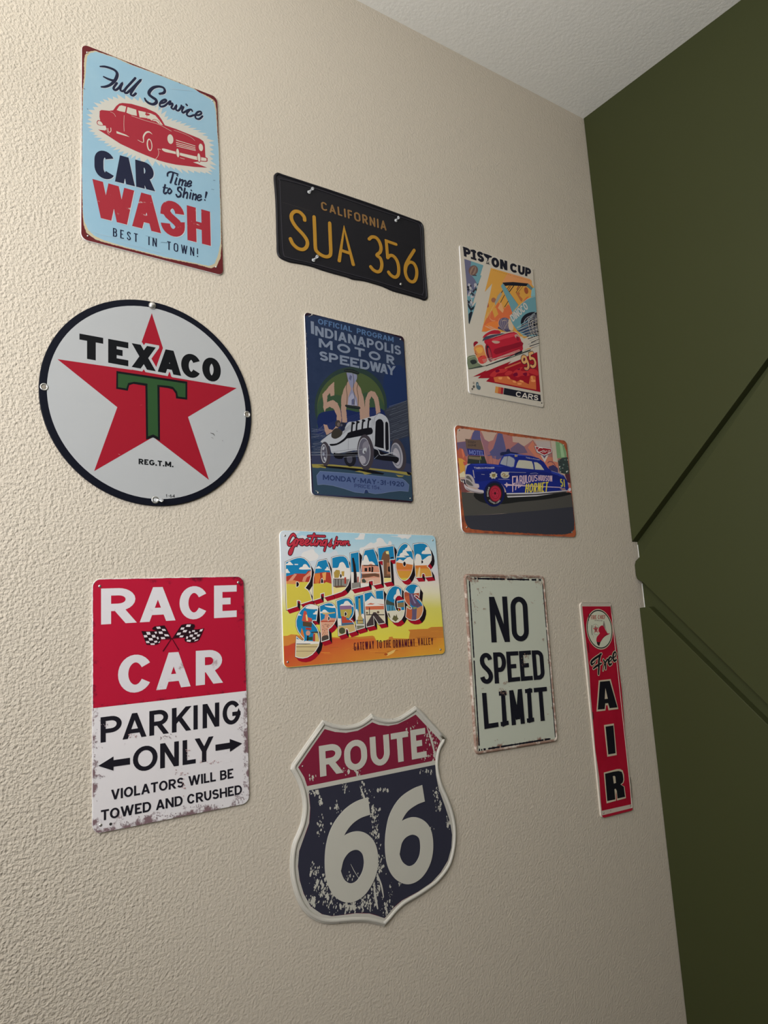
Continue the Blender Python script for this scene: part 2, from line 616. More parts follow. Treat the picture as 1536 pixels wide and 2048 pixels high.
# ---------------------------------------------------------------- the room
def build_room():
    x0, x1, y0, c = ROOM['x0'], ROOM['x1'], ROOM['y0'], ROOM['ceil']
    t = 0.10
    bm = bmesh.new(); add_box(bm, (x0 - t, 0, -t), (x1 + t, t, c + t)); struct('wall_front', bm, M_WALL)
    bm = bmesh.new(); add_box(bm, (x1, y0, -t), (x1 + t, 0, c + t)); struct('wall_right', bm, M_GREEN)
    bm = bmesh.new(); add_box(bm, (x0 - t, y0 - t, -t), (x1 + t, y0, c + t)); struct('wall_back', bm, M_WALL)
    bm = bmesh.new(); add_box(bm, (x0, y0, c), (x1, 0, c + t)); struct('ceiling', bm, M_CEIL)
    bm = bmesh.new(); add_box(bm, (x0, y0, -t), (x1, 0, 0)); struct('floor', bm, M_FLOOR)
    # left wall with the window opening
    wy0, wy1, wz0, wz1 = WIN['y0'], WIN['y1'], WIN['z0'], WIN['z1']
    bm = bmesh.new()
    add_box(bm, (x0 - t, y0, -t), (x0, wy0, c + t))
    add_box(bm, (x0 - t, wy1, -t), (x0, 0, c + t))
    add_box(bm, (x0 - t, wy0, -t), (x0, wy1, wz0))
    add_box(bm, (x0 - t, wy0, wz1), (x0, wy1, c + t))
    struct('wall_left', bm, M_WALL)
    w = bpy.data.objects.new('window_1', None)
    COL.objects.link(w)
    w['kind'] = 'structure'
    bm = bmesh.new()
    f = 0.035
    add_box(bm, (x0 - .06, wy0, wz0), (x0 - .02, wy0 + f, wz1))
    add_box(bm, (x0 - .06, wy1 - f, wz0), (x0 - .02, wy1, wz1))
    add_box(bm, (x0 - .06, wy0 + f, wz0), (x0 - .02, wy1 - f, wz0 + f))
    add_box(bm, (x0 - .06, wy0 + f, wz1 - f), (x0 - .02, wy1 - f, wz1))
    me = bpy.data.meshes.new('window_frame'); bm.to_mesh(me); bm.free(); me.materials.append(M_TRIM)
    link('window_frame', me, w)
    bm = bmesh.new(); add_box(bm, (x0, wy0 - .04, wz0 - .03), (x0 + .05, wy1 + .04, wz0))
    me = bpy.data.meshes.new('window_sill'); bm.to_mesh(me); bm.free(); me.materials.append(M_TRIM)
    link('window_sill', me, w)
    for nm, a, b in (('baseboard_front', (x0 + .012, -.012, 0), (x1 - .021, 0, .09)), ('baseboard_left', (x0, y0, 0), (x0 + .012, 0, .09))):
        bm = bmesh.new(); add_box(bm, a, b); struct(nm, bm, M_TRIM)
    # raised boards on the green wall; d = distance from the beige wall, v = height
    X, T = x1, 0.020
    P = lambda d, z: (X - T, -d, z)
    top = c
    z0 = 1.25
    boards = (
        ((0.0012, z0 + .178), (0.0012, top), (2.2, top), (2.2, z0 + .178 + 2.2 * .88)),
        ((0.0012, z0 + .128), (0.0045, z0 + .136), (0.0165, z0 + .1445), (.345, z0 + .4620), (2.2, z0 + .1445 + 2.2 * .967),
         (2.2, z0 - 2.2 * 1.0), (.249, z0 - .153), (0.017, z0 + .0899), (0.0035, z0 + .098), (0.0012, z0 + .106)),
        ((0.0012, z0 + .0375), (0.0235, z0 + .0385), (.244, z0 - .188), (1.36, z0 - 1.245), (0.0012, .002)),
    )
    for i, b in enumerate(boards):
        if i == 0:
            b = ((0.0012, z0 + .178), (0.0012, top), (1.164, top))
        if i == 1:
            b = ((0.0012, z0 + .128), (0.0045, z0 + .136), (0.0165, z0 + .1445), (.345, z0 + .4535), (1.10, top - .0),
                 (2.2, top), (2.2, .002), (1.42, .002), (.249, z0 - .153), (0.017, z0 + .0899), (0.0035, z0 + .098), (0.0012, z0 + .106))
        bm = bmesh.new()
        add_prism(bm, [P(d, z) for d, z in b], (T, 0, 0))
        o = struct('trim_%d' % (i + 1), bm, M_BOARD)
        bv = o.modifiers.new('edge', 'BEVEL'); bv.width = 0.0008; bv.segments = 2
    for i, (za, zb) in enumerate(((z0 + .1445, z0 + .172), (z0 + .0380, z0 + .0890))):
        bm = bmesh.new(); add_box(bm, (X - .0011, -.0011, za), (X, 0, zb)); struct('trim_%d' % (i + 4), bm, M_TRIM)


build_room()


# ---------------------------------------------------------------- signs
HF = 0.0030        # front face of a panel, metres from the wall
STEP = 0.00006


class Sign:
    def __init__(s, name, label, corners, k, cat='sign', group='metal signs on the beige wall'):
        """corners: picture points TL, TR, BL, BR of the panel; k: daylight reaching it relative to the brightest place"""
        q = [wall_pt(x, y, HF) for x, y in corners]
        s.o = ((q[2][0] + q[3][0]) / 2, min(q[2][1], q[3][1]))
        s.root = bpy.data.objects.new(name, None)
        s.root.empty_display_size = .02
        COL.objects.link(s.root)
        s.root.location = (s.o[0], 0, s.o[1])
        s.root['label'] = label
        s.root['category'] = cat
        if group:
            s.root['group'] = group
        s.q = [s.loc(p) for p in q]
        s.k = k
        s.C = (0, 0, 1)
        s.n = 0

    def loc(s, p):
        return ((p[0] - s.o[0]) * 1000, (p[1] - s.o[1]) * 1000)

    def use(s, ox, oy, sc):
        s.C = (ox, oy, sc)

    def m(s, X, Y):
        ox, oy, sc = s.C
        return s.loc(wall_pt(ox + X / sc, oy + Y / sc, HF))

    def pts(s, *p):
        return [s.m(*a) for a in p]

    def col(s, r, g, b):
        """printed colour seen as r,g,b in the photograph, divided by the light that falls there"""
        kk = s.k
        return tuple(min(.88, max(.004, lin(c) / (kk * w))) for c, w in zip((r, g, b), (1.0, 1.0, 0.99)))

    def c(s, r, g, b, rough=.48):
        return paint(s.col(r, g, b), rough)

    def lev(s):
        s.n += 1
        return HF + STEP * s.n

    def rounded(s, quad, rad, n=7):
        """quad TL TR BL BR in mm with rounded corners, ccw"""
        P = [quad[2], quad[3], quad[1], quad[0]]
        out = []
        for i in range(4):
            a, b, c = Vector(P[i - 1]), Vector(P[i]), Vector(P[(i + 1) % 4])
            u, v = (a - b).normalized(), (c - b).normalized()
            ctr = b + (u + v) * rad
            for k in range(n + 1):
                t = k / n * math.pi / 2
                d = -(v * math.cos(t) + u * math.sin(t)) * rad
                out.append(tuple(ctr + d))
        return out

    def inset(s, p, d):
        """polygon (ccw) moved inwards by d mm"""
        n = len(p)
        out = []
        for i in range(n):
            a, b, c = Vector(p[i - 1]), Vector(p[i]), Vector(p[(i + 1) % n])
            d1, d2 = (b - a), (c - b)
            if d1.length < 1e-9 or d2.length < 1e-9:
                out.append(p[i]); continue
            d1.normalize(); d2.normalize()
            nv = Vector((-d1.y - d2.y, d1.x + d2.x))
            if nv.length < 1e-6:
                out.append(p[i]); continue
            nv.normalize()
            kk = 1 / max(.5, nv.dot(Vector((-d1.y, d1.x))))
            out.append((b.x + nv.x * d * kk, b.y + nv.y * d * kk))
        return out

    def panel(s, outline, mat, edge=M_EDGE, back=0.0004, name='panel', prof=None):
        """thin sheet; prof: list of (inset mm, height m) rings from the back to the front face"""
        p = ccw(outline)
        prof = prof or [(0, back), (0, HF - .0006), (.35, HF - .00012), (.9, HF)]
        me = bpy.data.meshes.new(name)
        V, F, I = [], [], []
        n = len(p)
        for ins, h in prof:
            V += [(x / 1000, -h, y / 1000) for x, y in (s.inset(p, ins) if ins else p)]
        R = len(prof)
        for r in range(R - 1):
            for i in range(n):
                j = (i + 1) % n
                F.append((r * n + i, r * n + j, (r + 1) * n + j, (r + 1) * n + i))
                I.append(1 if r < R - 2 else 0)
        F.append(tuple(range((R - 1) * n, R * n))); I.append(0)
        F.append(tuple(range(n - 1, -1, -1))); I.append(1)
        me.from_pydata(V, [], F)
        me.materials.append(mat); me.materials.append(edge)
        me.polygons.foreach_set('material_index', I)
        me.update()
        return link(name, me, s.root)

    def part(s, name, items, mask=None, thick=0.0, side=None, parent=None, h=None):
        o = layer_obj(name, parent or s.root, items, h or s.lev(), mask, thick, side)
        if name in ('scratches', 'scuffs', 'grime', 'edge_wear', 'paint_chips', 'rust_spots'):
            o['kind'] = 'stuff'
        return o

    # shapes in the current crop's coordinates -> polygons in mm
    def P(s, pts, mat, sm=0, rg=None):
        q = s.pts(*pts)
        if sm:
            q = catmull(q, True, sm)
        if rg:
            q = rag(q, *rg)
        return [(q, mat)]

    def S(s, pts, mat, w, sm=4, caps=True, closed=False):
        """stroke, w in mm (one value or one per point)"""
        q = s.pts(*pts)
        if sm and len(q) > 2:
            if isinstance(w, (list, tuple)):
                qq = catmull([(a[0], a[1]) for a in q], closed, sm)
                ww = catmull([(a, 0) for a in w], closed, sm)
                q, w = qq, [a[0] for a in ww]
            else:
                q = catmull(q, closed, sm)
        return [(r, mat) for r in ribbon(q, w, None, closed, (0, 0), caps)]

    def E(s, c, rx, ry, mat, rot=0, n=32):
        """ellipse traced in crop coordinates"""
        return [([s.m(*p) for p in circle(c, rx, n, ry, math.radians(rot))], mat)]

    def text(s, txt, TL, TR, BL, BR, mat, t, ty=None, r=.5, gap=.12, space=.35, boxes=None, grow=0.0, rnd=False, fn=None):
        a, b, c, d = s.pts(TL, TR, BL, BR)
        H = (math.dist(a, c) + math.dist(b, d)) / 2
        W = (math.dist(a, b) + math.dist(c, d)) / 2 / H
        ty = ty or t
        if boxes:
            x0, x1 = TL[0], TR[0]
            lay = []
            for ch, (p, q) in zip(txt, boxes):
                lay.append((ch, (p - x0) / (x1 - x0) * W, (q - x0) / (x1 - x0) * W))
        else:
            lay = layout(txt, W, t, gap, space)
        out = []
        for ch, xa, xb in lay:
            if ch == ' ':
                continue
            for poly in glyph(ch, xb - xa, t, ty, r, grow, rnd):
                Q = []
                for x, y in poly:
                    u = (x + xa) / W
                    if fn:
                        Q.append(fn(u, y)); continue
                    Q.append(tuple((1 - y) * ((1 - u) * c[i] + u * d[i]) + y * ((1 - u) * a[i] + u * b[i]) for i in (0, 1)))
                out.append((Q, mat))
        return out

    def lathe(s, name, ctr, prof, mat, parent=None, n=20, tilt=(0, 0), base=None):
        """turned piece standing out of the wall at ctr (mm); prof: (radius mm, height mm above base)"""
        base = HF if base is None else base
        V, F = [], []
        for r, h in prof:
            for k in range(n):
                a = 2 * math.pi * k / n
                V.append(((ctr[0] + r * math.cos(a) + tilt[0] * h) / 1000, -base - h / 1000, (ctr[1] + r * math.sin(a) + tilt[1] * h) / 1000))
        for i in range(len(prof) - 1):
            for k in range(n):
                l = (k + 1) % n
                F.append((i * n + k, i * n + l, (i + 1) * n + l, (i + 1) * n + k))
        F.append(tuple(range((len(prof) - 1) * n, len(prof) * n)))
        F.append(tuple(range(n - 1, -1, -1)))
        me = bpy.data.meshes.new(name)
        me.from_pydata(V, [], F)
        me.materials.append(mat)
        me.polygons.foreach_set('use_smooth', [True] * len(F))
        me.update()
        return link(name, me, parent or s.root)

    def nail(s, X, Y, r=1.5, mat=None):
        s.lathe('nail_head', s.m(X, Y), [(r, .0), (r, .25), (r * .85, .6), (r * .5, .9), (r * .12, 1.0)], mat or M_STEEL, n=14)

    def hole(s, X, Y, r=1.3):
        """punched hole with a small rim"""
        c = s.m(X, Y)
        s.lathe('mounting_hole', c, [(r * 1.25, 0), (r * 1.25, .14), (r, .18)], M_HOLE, n=14)

    def push_pin(s, X, Y, tilt=(.25, .45)):
        s.lathe('push_pin', s.m(X, Y), [(.6, 0), (2.9, .5), (3.0, 1.2), (1.7, 2.2), (1.35, 4.2), (1.5, 6.0), (2.5, 7.0), (2.7, 8.0), (2.2, 8.6), (.4, 8.8)],
                M_CLEAR, n=18, tilt=tilt)

# daylight reaching each sign, relative to the brightest part of the wall
K = dict(wash=1.36, star=1.28, race=.80, plate=.95, prog=1.12, post=.68, shield=.58, post2=.63, car=.56, speed=.53, air=.47)


# ---------------------------------------------------------------- light blue car wash sign
def car_wash():
    s = Sign('tin_sign', 'light blue CAR WASH tin sign with a red car and rusty maroon edges',
             ((163.4, 86.5), (434.7, 194.4), (161.8, 477.8), (447.1, 551.4)), K['wash'])
    s.use(150, 80, 4.955)
    B = 1140
    rust = s.c(108, 40, 42)
    cream = s.c(205, 192, 158)
    blue = worn('faded_sky_blue_paint', s.col(156, 193, 210), s.col(163, 198, 212), 14, .4, .7)
    navy, navy2 = s.c(36, 40, 62), s.c(32, 36, 60)
    red = s.c(172, 50, 62)
    s.panel(s.rounded(s.q, 9), rust, M_EDGE)
    face = [(128, 116), (200, 106), (262, 128), (400, 172), (480, 205), (545, 238), (640, 274), (760, 316), (860, 354), (1000, 408), (1090, 445),
            (1180, 478), (1230, 520), (1300, 550), (1370, 590), (1392, 620), (1403, 700), (1412, 900), (1428, 1100), (1437, 1500), (1446, 1700), (1452, 2050),
            (1440, 2165), (1405, 2240), (1345, 2262), (1200, 2222), (900, 2163), (500, 2060), (285, 2004), (200, 1976), (112, 1908), (84, 1825), (74, 1700),
            (67, 1300), (69, 800), (76, 490), (82, 440), (92, 330), (88, 230), (98, 150)]
    cr = s.P(face, cream, rg=(.35, 1.6))
    inner = [(150, 130), (205, 116), (262, 134), (400, 178), (545, 244), (760, 322), (1000, 414), (1180, 486), (1290, 556), (1362, 600), (1382, 640), (1396, 720),
             (1408, 900), (1424, 1100), (1434, 1500), (1440, 1700), (1443, 2000), (1420, 2120), (1385, 2215), (1330, 2240), (1200, 2212), (900, 2153),
             (500, 2050), (300, 1990), (190, 1940), (130, 1880), (92, 1800), (78, 1700), (70, 1300), (73, 800), (84, 490), (96, 420), (106, 330), (112, 230), (122, 160)]
    s.part('painted_face', cr + s.P(inner, blue, rg=(.25, 1.6)))
    # starburst behind the car
    base = [(150, 770), (185, 690), (250, 630), (330, 600), (420, 575), (560, 588), (680, 610), (760, 645), (830, 690), (890, 760), (960, 800), (1050, 825), (1130, 868),
            (1220, 912), (1310, 975), (1340, 1060), (1345, 1150), (1350, 1240), (1330, 1305), (1250, 1310), (1120, 1292), (1000, 1275), (900, 1248), (800, 1215),
            (640, 1170), (560, 1140), (480, 1105), (400, 1065), (330, 1030), (250, 975), (190, 920), (155, 850)]
    ctr = (740, 930)
    star = []
    q = catmull(base, True, 4)
    rr = random.Random(3)
    for i, (x, y) in enumerate(q):
        dx, dy = x - ctr[0], y - ctr[1]
        L = math.hypot(dx, dy)
        k = (rr.uniform(24, 62) if i % 2 else rr.uniform(-22, -6))
        star.append((x + dx / L * k, y + dy / L * k * .9))
    s.part('starburst', s.P(star, s.c(214, 210, 196)))
    it = []
    body = [(242, 760), (244, 705), (262, 694), (340, 702), (378, 697), (408, 655), (438, 631), (470, 624), (560, 634), (700, 674), (800, 720), (830, 748), (860, 792),
            (890, 845), (1000, 882), (1120, 930), (1230, 975), (1270, 1002), (1286, 1040), (1291, 1140), (1296, 1185), (1230, 1205), (1170, 1212), (1312, 1266), (1180, 1258),
            (1000, 1236), (900, 1214), (830, 1194), (700, 1142), (600, 1100), (450, 1030), (330, 952), (228, 888), (300, 898), (312, 880), (302, 850), (258, 846)]
    it += s.P(body, red)
    cm = s.c(216, 208, 190)
    for w in ([(413, 695), (438, 655), (460, 648), (507, 661), (495, 716), (440, 705)], [(509, 721), (520, 665), (606, 691), (613, 752), (560, 742)],
              [(627, 700), (700, 716), (716, 775), (690, 772), (660, 768), (640, 768)],
              [(712, 722), (750, 728), (795, 748), (835, 795), (872, 846), (835, 834), (800, 805), (760, 800), (738, 782), (716, 780)]):
        it += s.P(w, cm)
    it += s.E((718, 738), 24, 11, red, 10)
    it += s.S([(762, 805), (775, 790), (800, 790), (830, 805), (842, 830)], red, .8)
    it += s.S([(487, 748), (484, 830), (487, 905)], cm, .45)
    it += s.S([(350, 712), (385, 730), (402, 760)], cm, .45)
    it += s.S([(560, 752), (700, 800), (830, 838), (955, 905)], cm, .5)
    it += s.S([(980, 895), (1080, 930), (1150, 965), (1187, 998)], cm, .4)
    it += s.E((945, 983), 29, 48, cm, -8) + s.E((1247, 1065), 21, 37, cm, -8)
    for a, b in (((1003, 993), (1190, 1050)), ((1003, 1016), (1190, 1067)), ((1005, 1034), (1192, 1083)), ((1008, 1052), (1193, 1096))):
        it += s.S([a, b], cm, 1.1)
    it += s.E((738, 1040), 27, 62, cm, -6) + s.E((740, 1040), 17, 50, red, -6)
    it += s.S([(622, 992), (676, 1015), (678, 960), (702, 920), (735, 912), (764, 934)], cm, [.7, .9, 2.0, 2.2, 2.2, .4], 5)
    it += s.P([(410, 903), (412, 926), (540, 962), (505, 940)], cm)
    it += s.P([(228, 795), (215, 815), (225, 840), (260, 850), (285, 845), (275, 820), (250, 800)], red, 3)
    it += s.P([(232, 803), (222, 818), (232, 838), (262, 845), (276, 842), (266, 820), (248, 806)], cm, 3)
    it += s.S([(325, 875), (330, 905), (343, 915), (356, 900), (354, 872)], cm, .9)
    it += s.S([(312, 880), (325, 920), (340, 935)], cm, .5)
    # bumper with two guards
    it += s.P([(850, 1085), (870, 1068), (900, 1072), (1000, 1100), (1180, 1142), (1300, 1164), (1312, 1185), (1300, 1208), (1180, 1192), (1000, 1140), (890, 1118)], red, 3)
    it += s.P([(862, 1086), (880, 1076), (1000, 1108), (1180, 1150), (1292, 1170), (1302, 1184), (1292, 1200), (1180, 1184), (1000, 1132), (895, 1110)], cm, 3)
    for x, y in ((1018, 1120), (1228, 1166)):
        it += s.E((x, y), 20, 50, red, -6) + s.E((x, y), 14, 43, cm, -6)
    it += s.S([(820, 1080), (830, 1110), (822, 1150), (800, 1178)], cm, .5) + s.S([(820, 1080), (850, 1085)], cm, .5)
    it += s.S([(1040, 1168), (1085, 1180)], cm, .6)
    s.part('car_picture', it)
    # script line
    sc = []
    W = 3.3
    strokes = [([(250, 264), (300, 266), (360, 284), (400, 306), (418, 335), (410, 375), (385, 415), (345, 448), (300, 464), (262, 466)], [2, 3, 3.3, 3.5, 3.8, 4, 3.6, 3.2, 3, 2.2]),
               ([(285, 366), (330, 388), (375, 402), (398, 396)], [2.2, 3, 3.2, 2.5]),
               ([(415, 428), (388, 465), (383, 488), (402, 497), (435, 475), (468, 430), (452, 470), (452, 500), (475, 508), (500, 490)], W),
               ([(598, 378), (560, 420), (505, 480), (490, 512), (505, 527), (540, 505), (650, 398), (610, 445), (565, 510), (553, 540), (575, 552), (603, 530)], W),
               ([(838, 535), (878, 525), (890, 500), (872, 472), (825, 462), (775, 474), (740, 508), (735, 540), (765, 568), (800, 592), (805, 620), (775, 638), (735, 628), (705, 605), (692, 580)],
                [3, 3.4, 3.4, 3.2, 3.2, 3.8, 4.2, 4.2, 4.2, 4.2, 4, 3.6, 3.6, 3.2, 2.4]),
               ([(842, 630), (880, 622), (905, 602), (893, 590), (860, 606), (840, 635), (848, 660), (885, 655), (925, 622), (945, 608), (935, 640), (960, 628), (968, 640), (955, 672),
                 (980, 685), (1005, 650), (1000, 690), (1025, 700), (1050, 668), (1055, 650)], 3.0),
               ([(1055, 672), (1075, 665), (1060, 700), (1068, 722), (1090, 712), (1120, 695), (1150, 690), (1162, 705)], 3.0),
               ([(1135, 695), (1110, 725), (1112, 748), (1140, 758), (1180, 745), (1225, 745), (1252, 728), (1243, 710), (1212, 718), (1192, 750), (1200, 778), (1232, 783), (1262, 756)], 3.1),
               ([(1103, 640), (1110, 648)], 3.2)]
    sh = []
    wide = lambda w: [a * 1.18 for a in w] if isinstance(w, list) else w * 1.04
    wh = s.c(205, 212, 214)
    s.C = (150 + 5 / 4.955, 80 + 5 / 4.955, 4.955)
    for p, w in strokes:
        sh += s.S(p, wh, wide(w), 6)
    s.use(150, 80, 4.955)
    for p, w in strokes:
        sc += s.S(p, navy, wide(w), 6)
    s.part('script_lettering', sh + sc)

    def words(name, spec, front, back, off=(7, 7)):
        it = []
        for dx, dy, mt in ((off[0], off[1], back), (0, 0, front)):
            s.C = (150 + dx / 4.955, 80 + dy / 4.955, 4.955)
            for a in spec:
                it += s.text(a[0], *a[1], mt, **a[2])
        s.use(150, 80, 4.955)
        return s.part(name, it)
    words('lettering', [('CAR', ((192, B - 67), (765, B + 92), (192, B + 212), (780, B + 358)), dict(t=.285, ty=.22, r=.36, boxes=[(192, 388), (385, 578), (590, 778)]))], navy, wh)
    scr = worn('scratched_red_paint', s.col(170, 50, 60), s.col(205, 190, 180), 70, .64, .70, (.55, 1, 1.3))
    words('lettering', [('WASH', ((172, B + 238), (1330, B + 560), (176, B + 606), (1338, B + 900)),
                         dict(t=.25, ty=.21, r=.3, boxes=[(172, 562), (538, 820), (818, 1066), (1090, 1338)]))], scr, wh)
    s.part('lettering', s.text('BEST IN TOWN!', (375, B + 722), (1218, B + 928), (375, B + 806), (1218, B + 1012), navy2, .125, .105, r=.25, gap=.32, space=.5))
    tt = []
    for p, w in ([(915, 208), (918, 182), (950, 168), (1018, 190)], 2.6), ([(972, 178), (960, 230), (945, 276)], 3), ([(1008, 228), (990, 285), (1003, 292)], 2.6), ([(1012, 204), (1014, 206)], 2.6), \
            ([(1040, 238), (1026, 296)], 2.6), ([(1032, 262), (1062, 246), (1068, 262), (1056, 303)], 2.4), ([(1062, 268), (1090, 254), (1098, 270), (1086, 306), (1102, 306)], 2.4), \
            ([(1112, 290), (1146, 282), (1152, 264), (1132, 258), (1110, 290), (1122, 314), (1150, 300)], 2.4), \
            ([(892, 296), (878, 365), (890, 384), (905, 372)], 2.8), ([(872, 322), (918, 328)], 2), ([(938, 332), (918, 358), (932, 384), (956, 360), (938, 332)], 2.6), \
            ([(1058, 348), (1048, 322), (1022, 326), (1020, 352), (1046, 376), (1044, 406), (1016, 416), (1002, 394)], 3), \
            ([(1088, 330), (1070, 420)], 2.8), ([(1078, 388), (1106, 370), (1114, 388), (1106, 430)], 2.6), ([(1146, 376), (1136, 430)], 2.6), ([(1150, 350), (1152, 352)], 2.6), \
            ([(1172, 382), (1162, 440)], 2.6), ([(1168, 404), (1194, 390), (1200, 404), (1190, 446)], 2.4), \
            ([(1216, 424), (1246, 416), (1244, 398), (1222, 400), (1208, 430), (1224, 452), (1252, 440)], 2.4), ([(1302, 372), (1290, 426)], [3.4, 1.6]), ([(1285, 446), (1286, 448)], 2.6):
        tt += s.S([(x, y + B) for x, y in p], navy, w if isinstance(w, list) else w * .92, 4)
    s.part('script_lettering', tt)
    # scratches
    s.part('scratches', s.S([(120, B + 745), (300, B + 800), (560, B + 850)], wh, .25) + s.S([(430, B + 860), (700, B + 930), (900, B + 985)], wh, .22)
           + s.S([(950, 484), (1150, 505)], wh, .3) + s.S([(850, B + 866), (930, B + 872)], navy2, .35) + s.S([(700, B + 800), (800, B + 830)], s.c(110, 140, 155), .4)
           + s.S([(1370, B + 252), (1388, B + 254)], navy2, .5) + s.S([(1350, B + 340), (1376, B + 345)], navy2, .4) + s.S([(122, 684), (126, 688)], navy2, .8)
           + s.S([(78, 478), (98, 488)], rust, .6) + s.S([(1030, 420), (1040, 432)], rust, 1) + s.S([(850, 345), (860, 356)], rust, .8))
    for X, Y in ((120, 124), (1362, 600), (127, B + 802), (1398, B + 1110)):
        s.nail(X, Y, 1.4)


car_wash()


# ---------------------------------------------------------------- round white star sign
def star_sign():
    s = Sign('round_sign', 'round white metal sign with a red star, green letter T and black rim',
             ((80, 600), (500, 600), (80, 1010), (500, 1010)), K['star'])
    s.use(60, 580, 3.339)
    e = [s.m(*p) for p in ((48, 640), (680, 59), (1481, 860), (880, 1438), (250, 232), (150, 1000))]
    # circle through the traced rim
    import itertools
    cx = cy = 0
    A = [[0] * 4 for _ in range(3)]
    for x, y in e:
        row = (2 * x, 2 * y, 1)
        for i in range(3):
            for j in range(3):
                A[i][j] += row[i] * row[j]
            A[i][3] += row[i] * (x * x + y * y)
    for i in range(3):
        pv = A[i][i]
        A[i] = [v / pv for v in A[i]]
        for j in range(3):
            if j != i:
                A[j] = [a - A[j][i] * b for a, b in zip(A[j], A[i])]
    cx, cy = A[0][3], A[1][3]
    rad = math.sqrt(A[2][3] + cx * cx + cy * cy)
    black = s.c(22, 24, 34, .35)
    white = s.c(188, 189, 187, .4)
    red = s.c(163, 30, 46, .4)
    green = s.c(50, 84, 48, .4)
    ink = s.c(22, 24, 26, .4)
    s.panel(circle((cx, cy), rad, 96), black, black)
    r2 = rad * .936
    s.part('painted_face', [(circle((cx, cy), r2, 96), white)])
    st = [(813, 155), (950, 583), (1380, 655), (1055, 848), (1195, 1268), (822, 982), (428, 1210), (583, 783), (183, 462), (680, 534)]
    s.part('star', s.P(st, red))
    kw = dict(t=.32, ty=.25, r=.5, boxes=[(330, 475), (506, 634), (658, 812), (828, 988), (988, 1130), (1138, 1274)])
    q = ((330, 291), (1274, 464), (330, 451), (1274, 622))
    s.part('lettering', s.text('TEXACO', *q, white, grow=.11, **kw) + s.text('TEXACO', *q, ink, **kw))
    s.part('letter_emblem', s.P([(577, 541), (1050, 612), (1050, 733), (975, 724), (972, 692), (952, 664), (920, 655), (865, 648), (868, 1008), (822, 985), (775, 1000), (770, 640),
                                 (690, 627), (662, 636), (653, 673), (575, 660)], ink)
           + s.P([(588, 557), (1038, 625), (1038, 718), (988, 712), (982, 680), (955, 648), (920, 640), (850, 634), (855, 982), (822, 965), (788, 978), (784, 626),
                  (695, 613), (655, 622), (643, 658), (587, 649)], green))
    s.part('lettering', s.text('REG.T.M.', (725, 1126), (957, 1149), (725, 1163), (957, 1184), ink, .27, .22, r=.4, gap=.14))
    s.part('lettering', s.text('1-64', (908, 1364), (967, 1366), (908, 1383), (967, 1387), ink, .14, r=.4, gap=.16))
    sm = s.c(105, 103, 98)
    s.part('scuffs', s.S([(1205, 955), (1225, 962), (1232, 975)], sm, [.6, 1.3, .4]) + s.S([(1212, 985), (1222, 990)], s.c(165, 164, 160), 1.2)
           + s.S([(1246, 942), (1250, 944)], sm, .5) + s.S([(1284, 1006), (1287, 1008)], sm, .6) + s.S([(735, 770), (748, 768)], s.c(185, 60, 70), .7)
           + s.S([(590, 1096), (600, 1100)], s.c(195, 120, 120), .7))
    wallm = M_WALL
    for X, Y in ((94, 648), (1450, 831)):
        c = s.m(X, Y)
        s.lathe('eyelet', c, [(5.2, 0), (5.0, .7), (4.2, 1.0), (3.3, .8), (3.0, .3), (2.9, .15)], M_STEEL, n=24)
        s.lathe('eyelet_hole', c, [(2.9, .16), (2.8, .2)], s.c(150, 140, 125), n=20)
    s.lathe('screw_head', s.m(815, 106), [(5.4, 0), (5.2, 1.2), (4.6, 2.6), (3.2, 3.7), (1.4, 4.2), (.2, 4.3)], M_STEEL, n=24)
    c = s.m(836, 1402)
    s.lathe('eyelet', c, [(5.2, 0), (5.0, .7), (4.2, 1.0), (3.3, .8), (3.0, .3), (2.9, .15)], M_STEEL, n=24)
    s.push_pin(836, 1402, (.75, -.15))


star_sign()


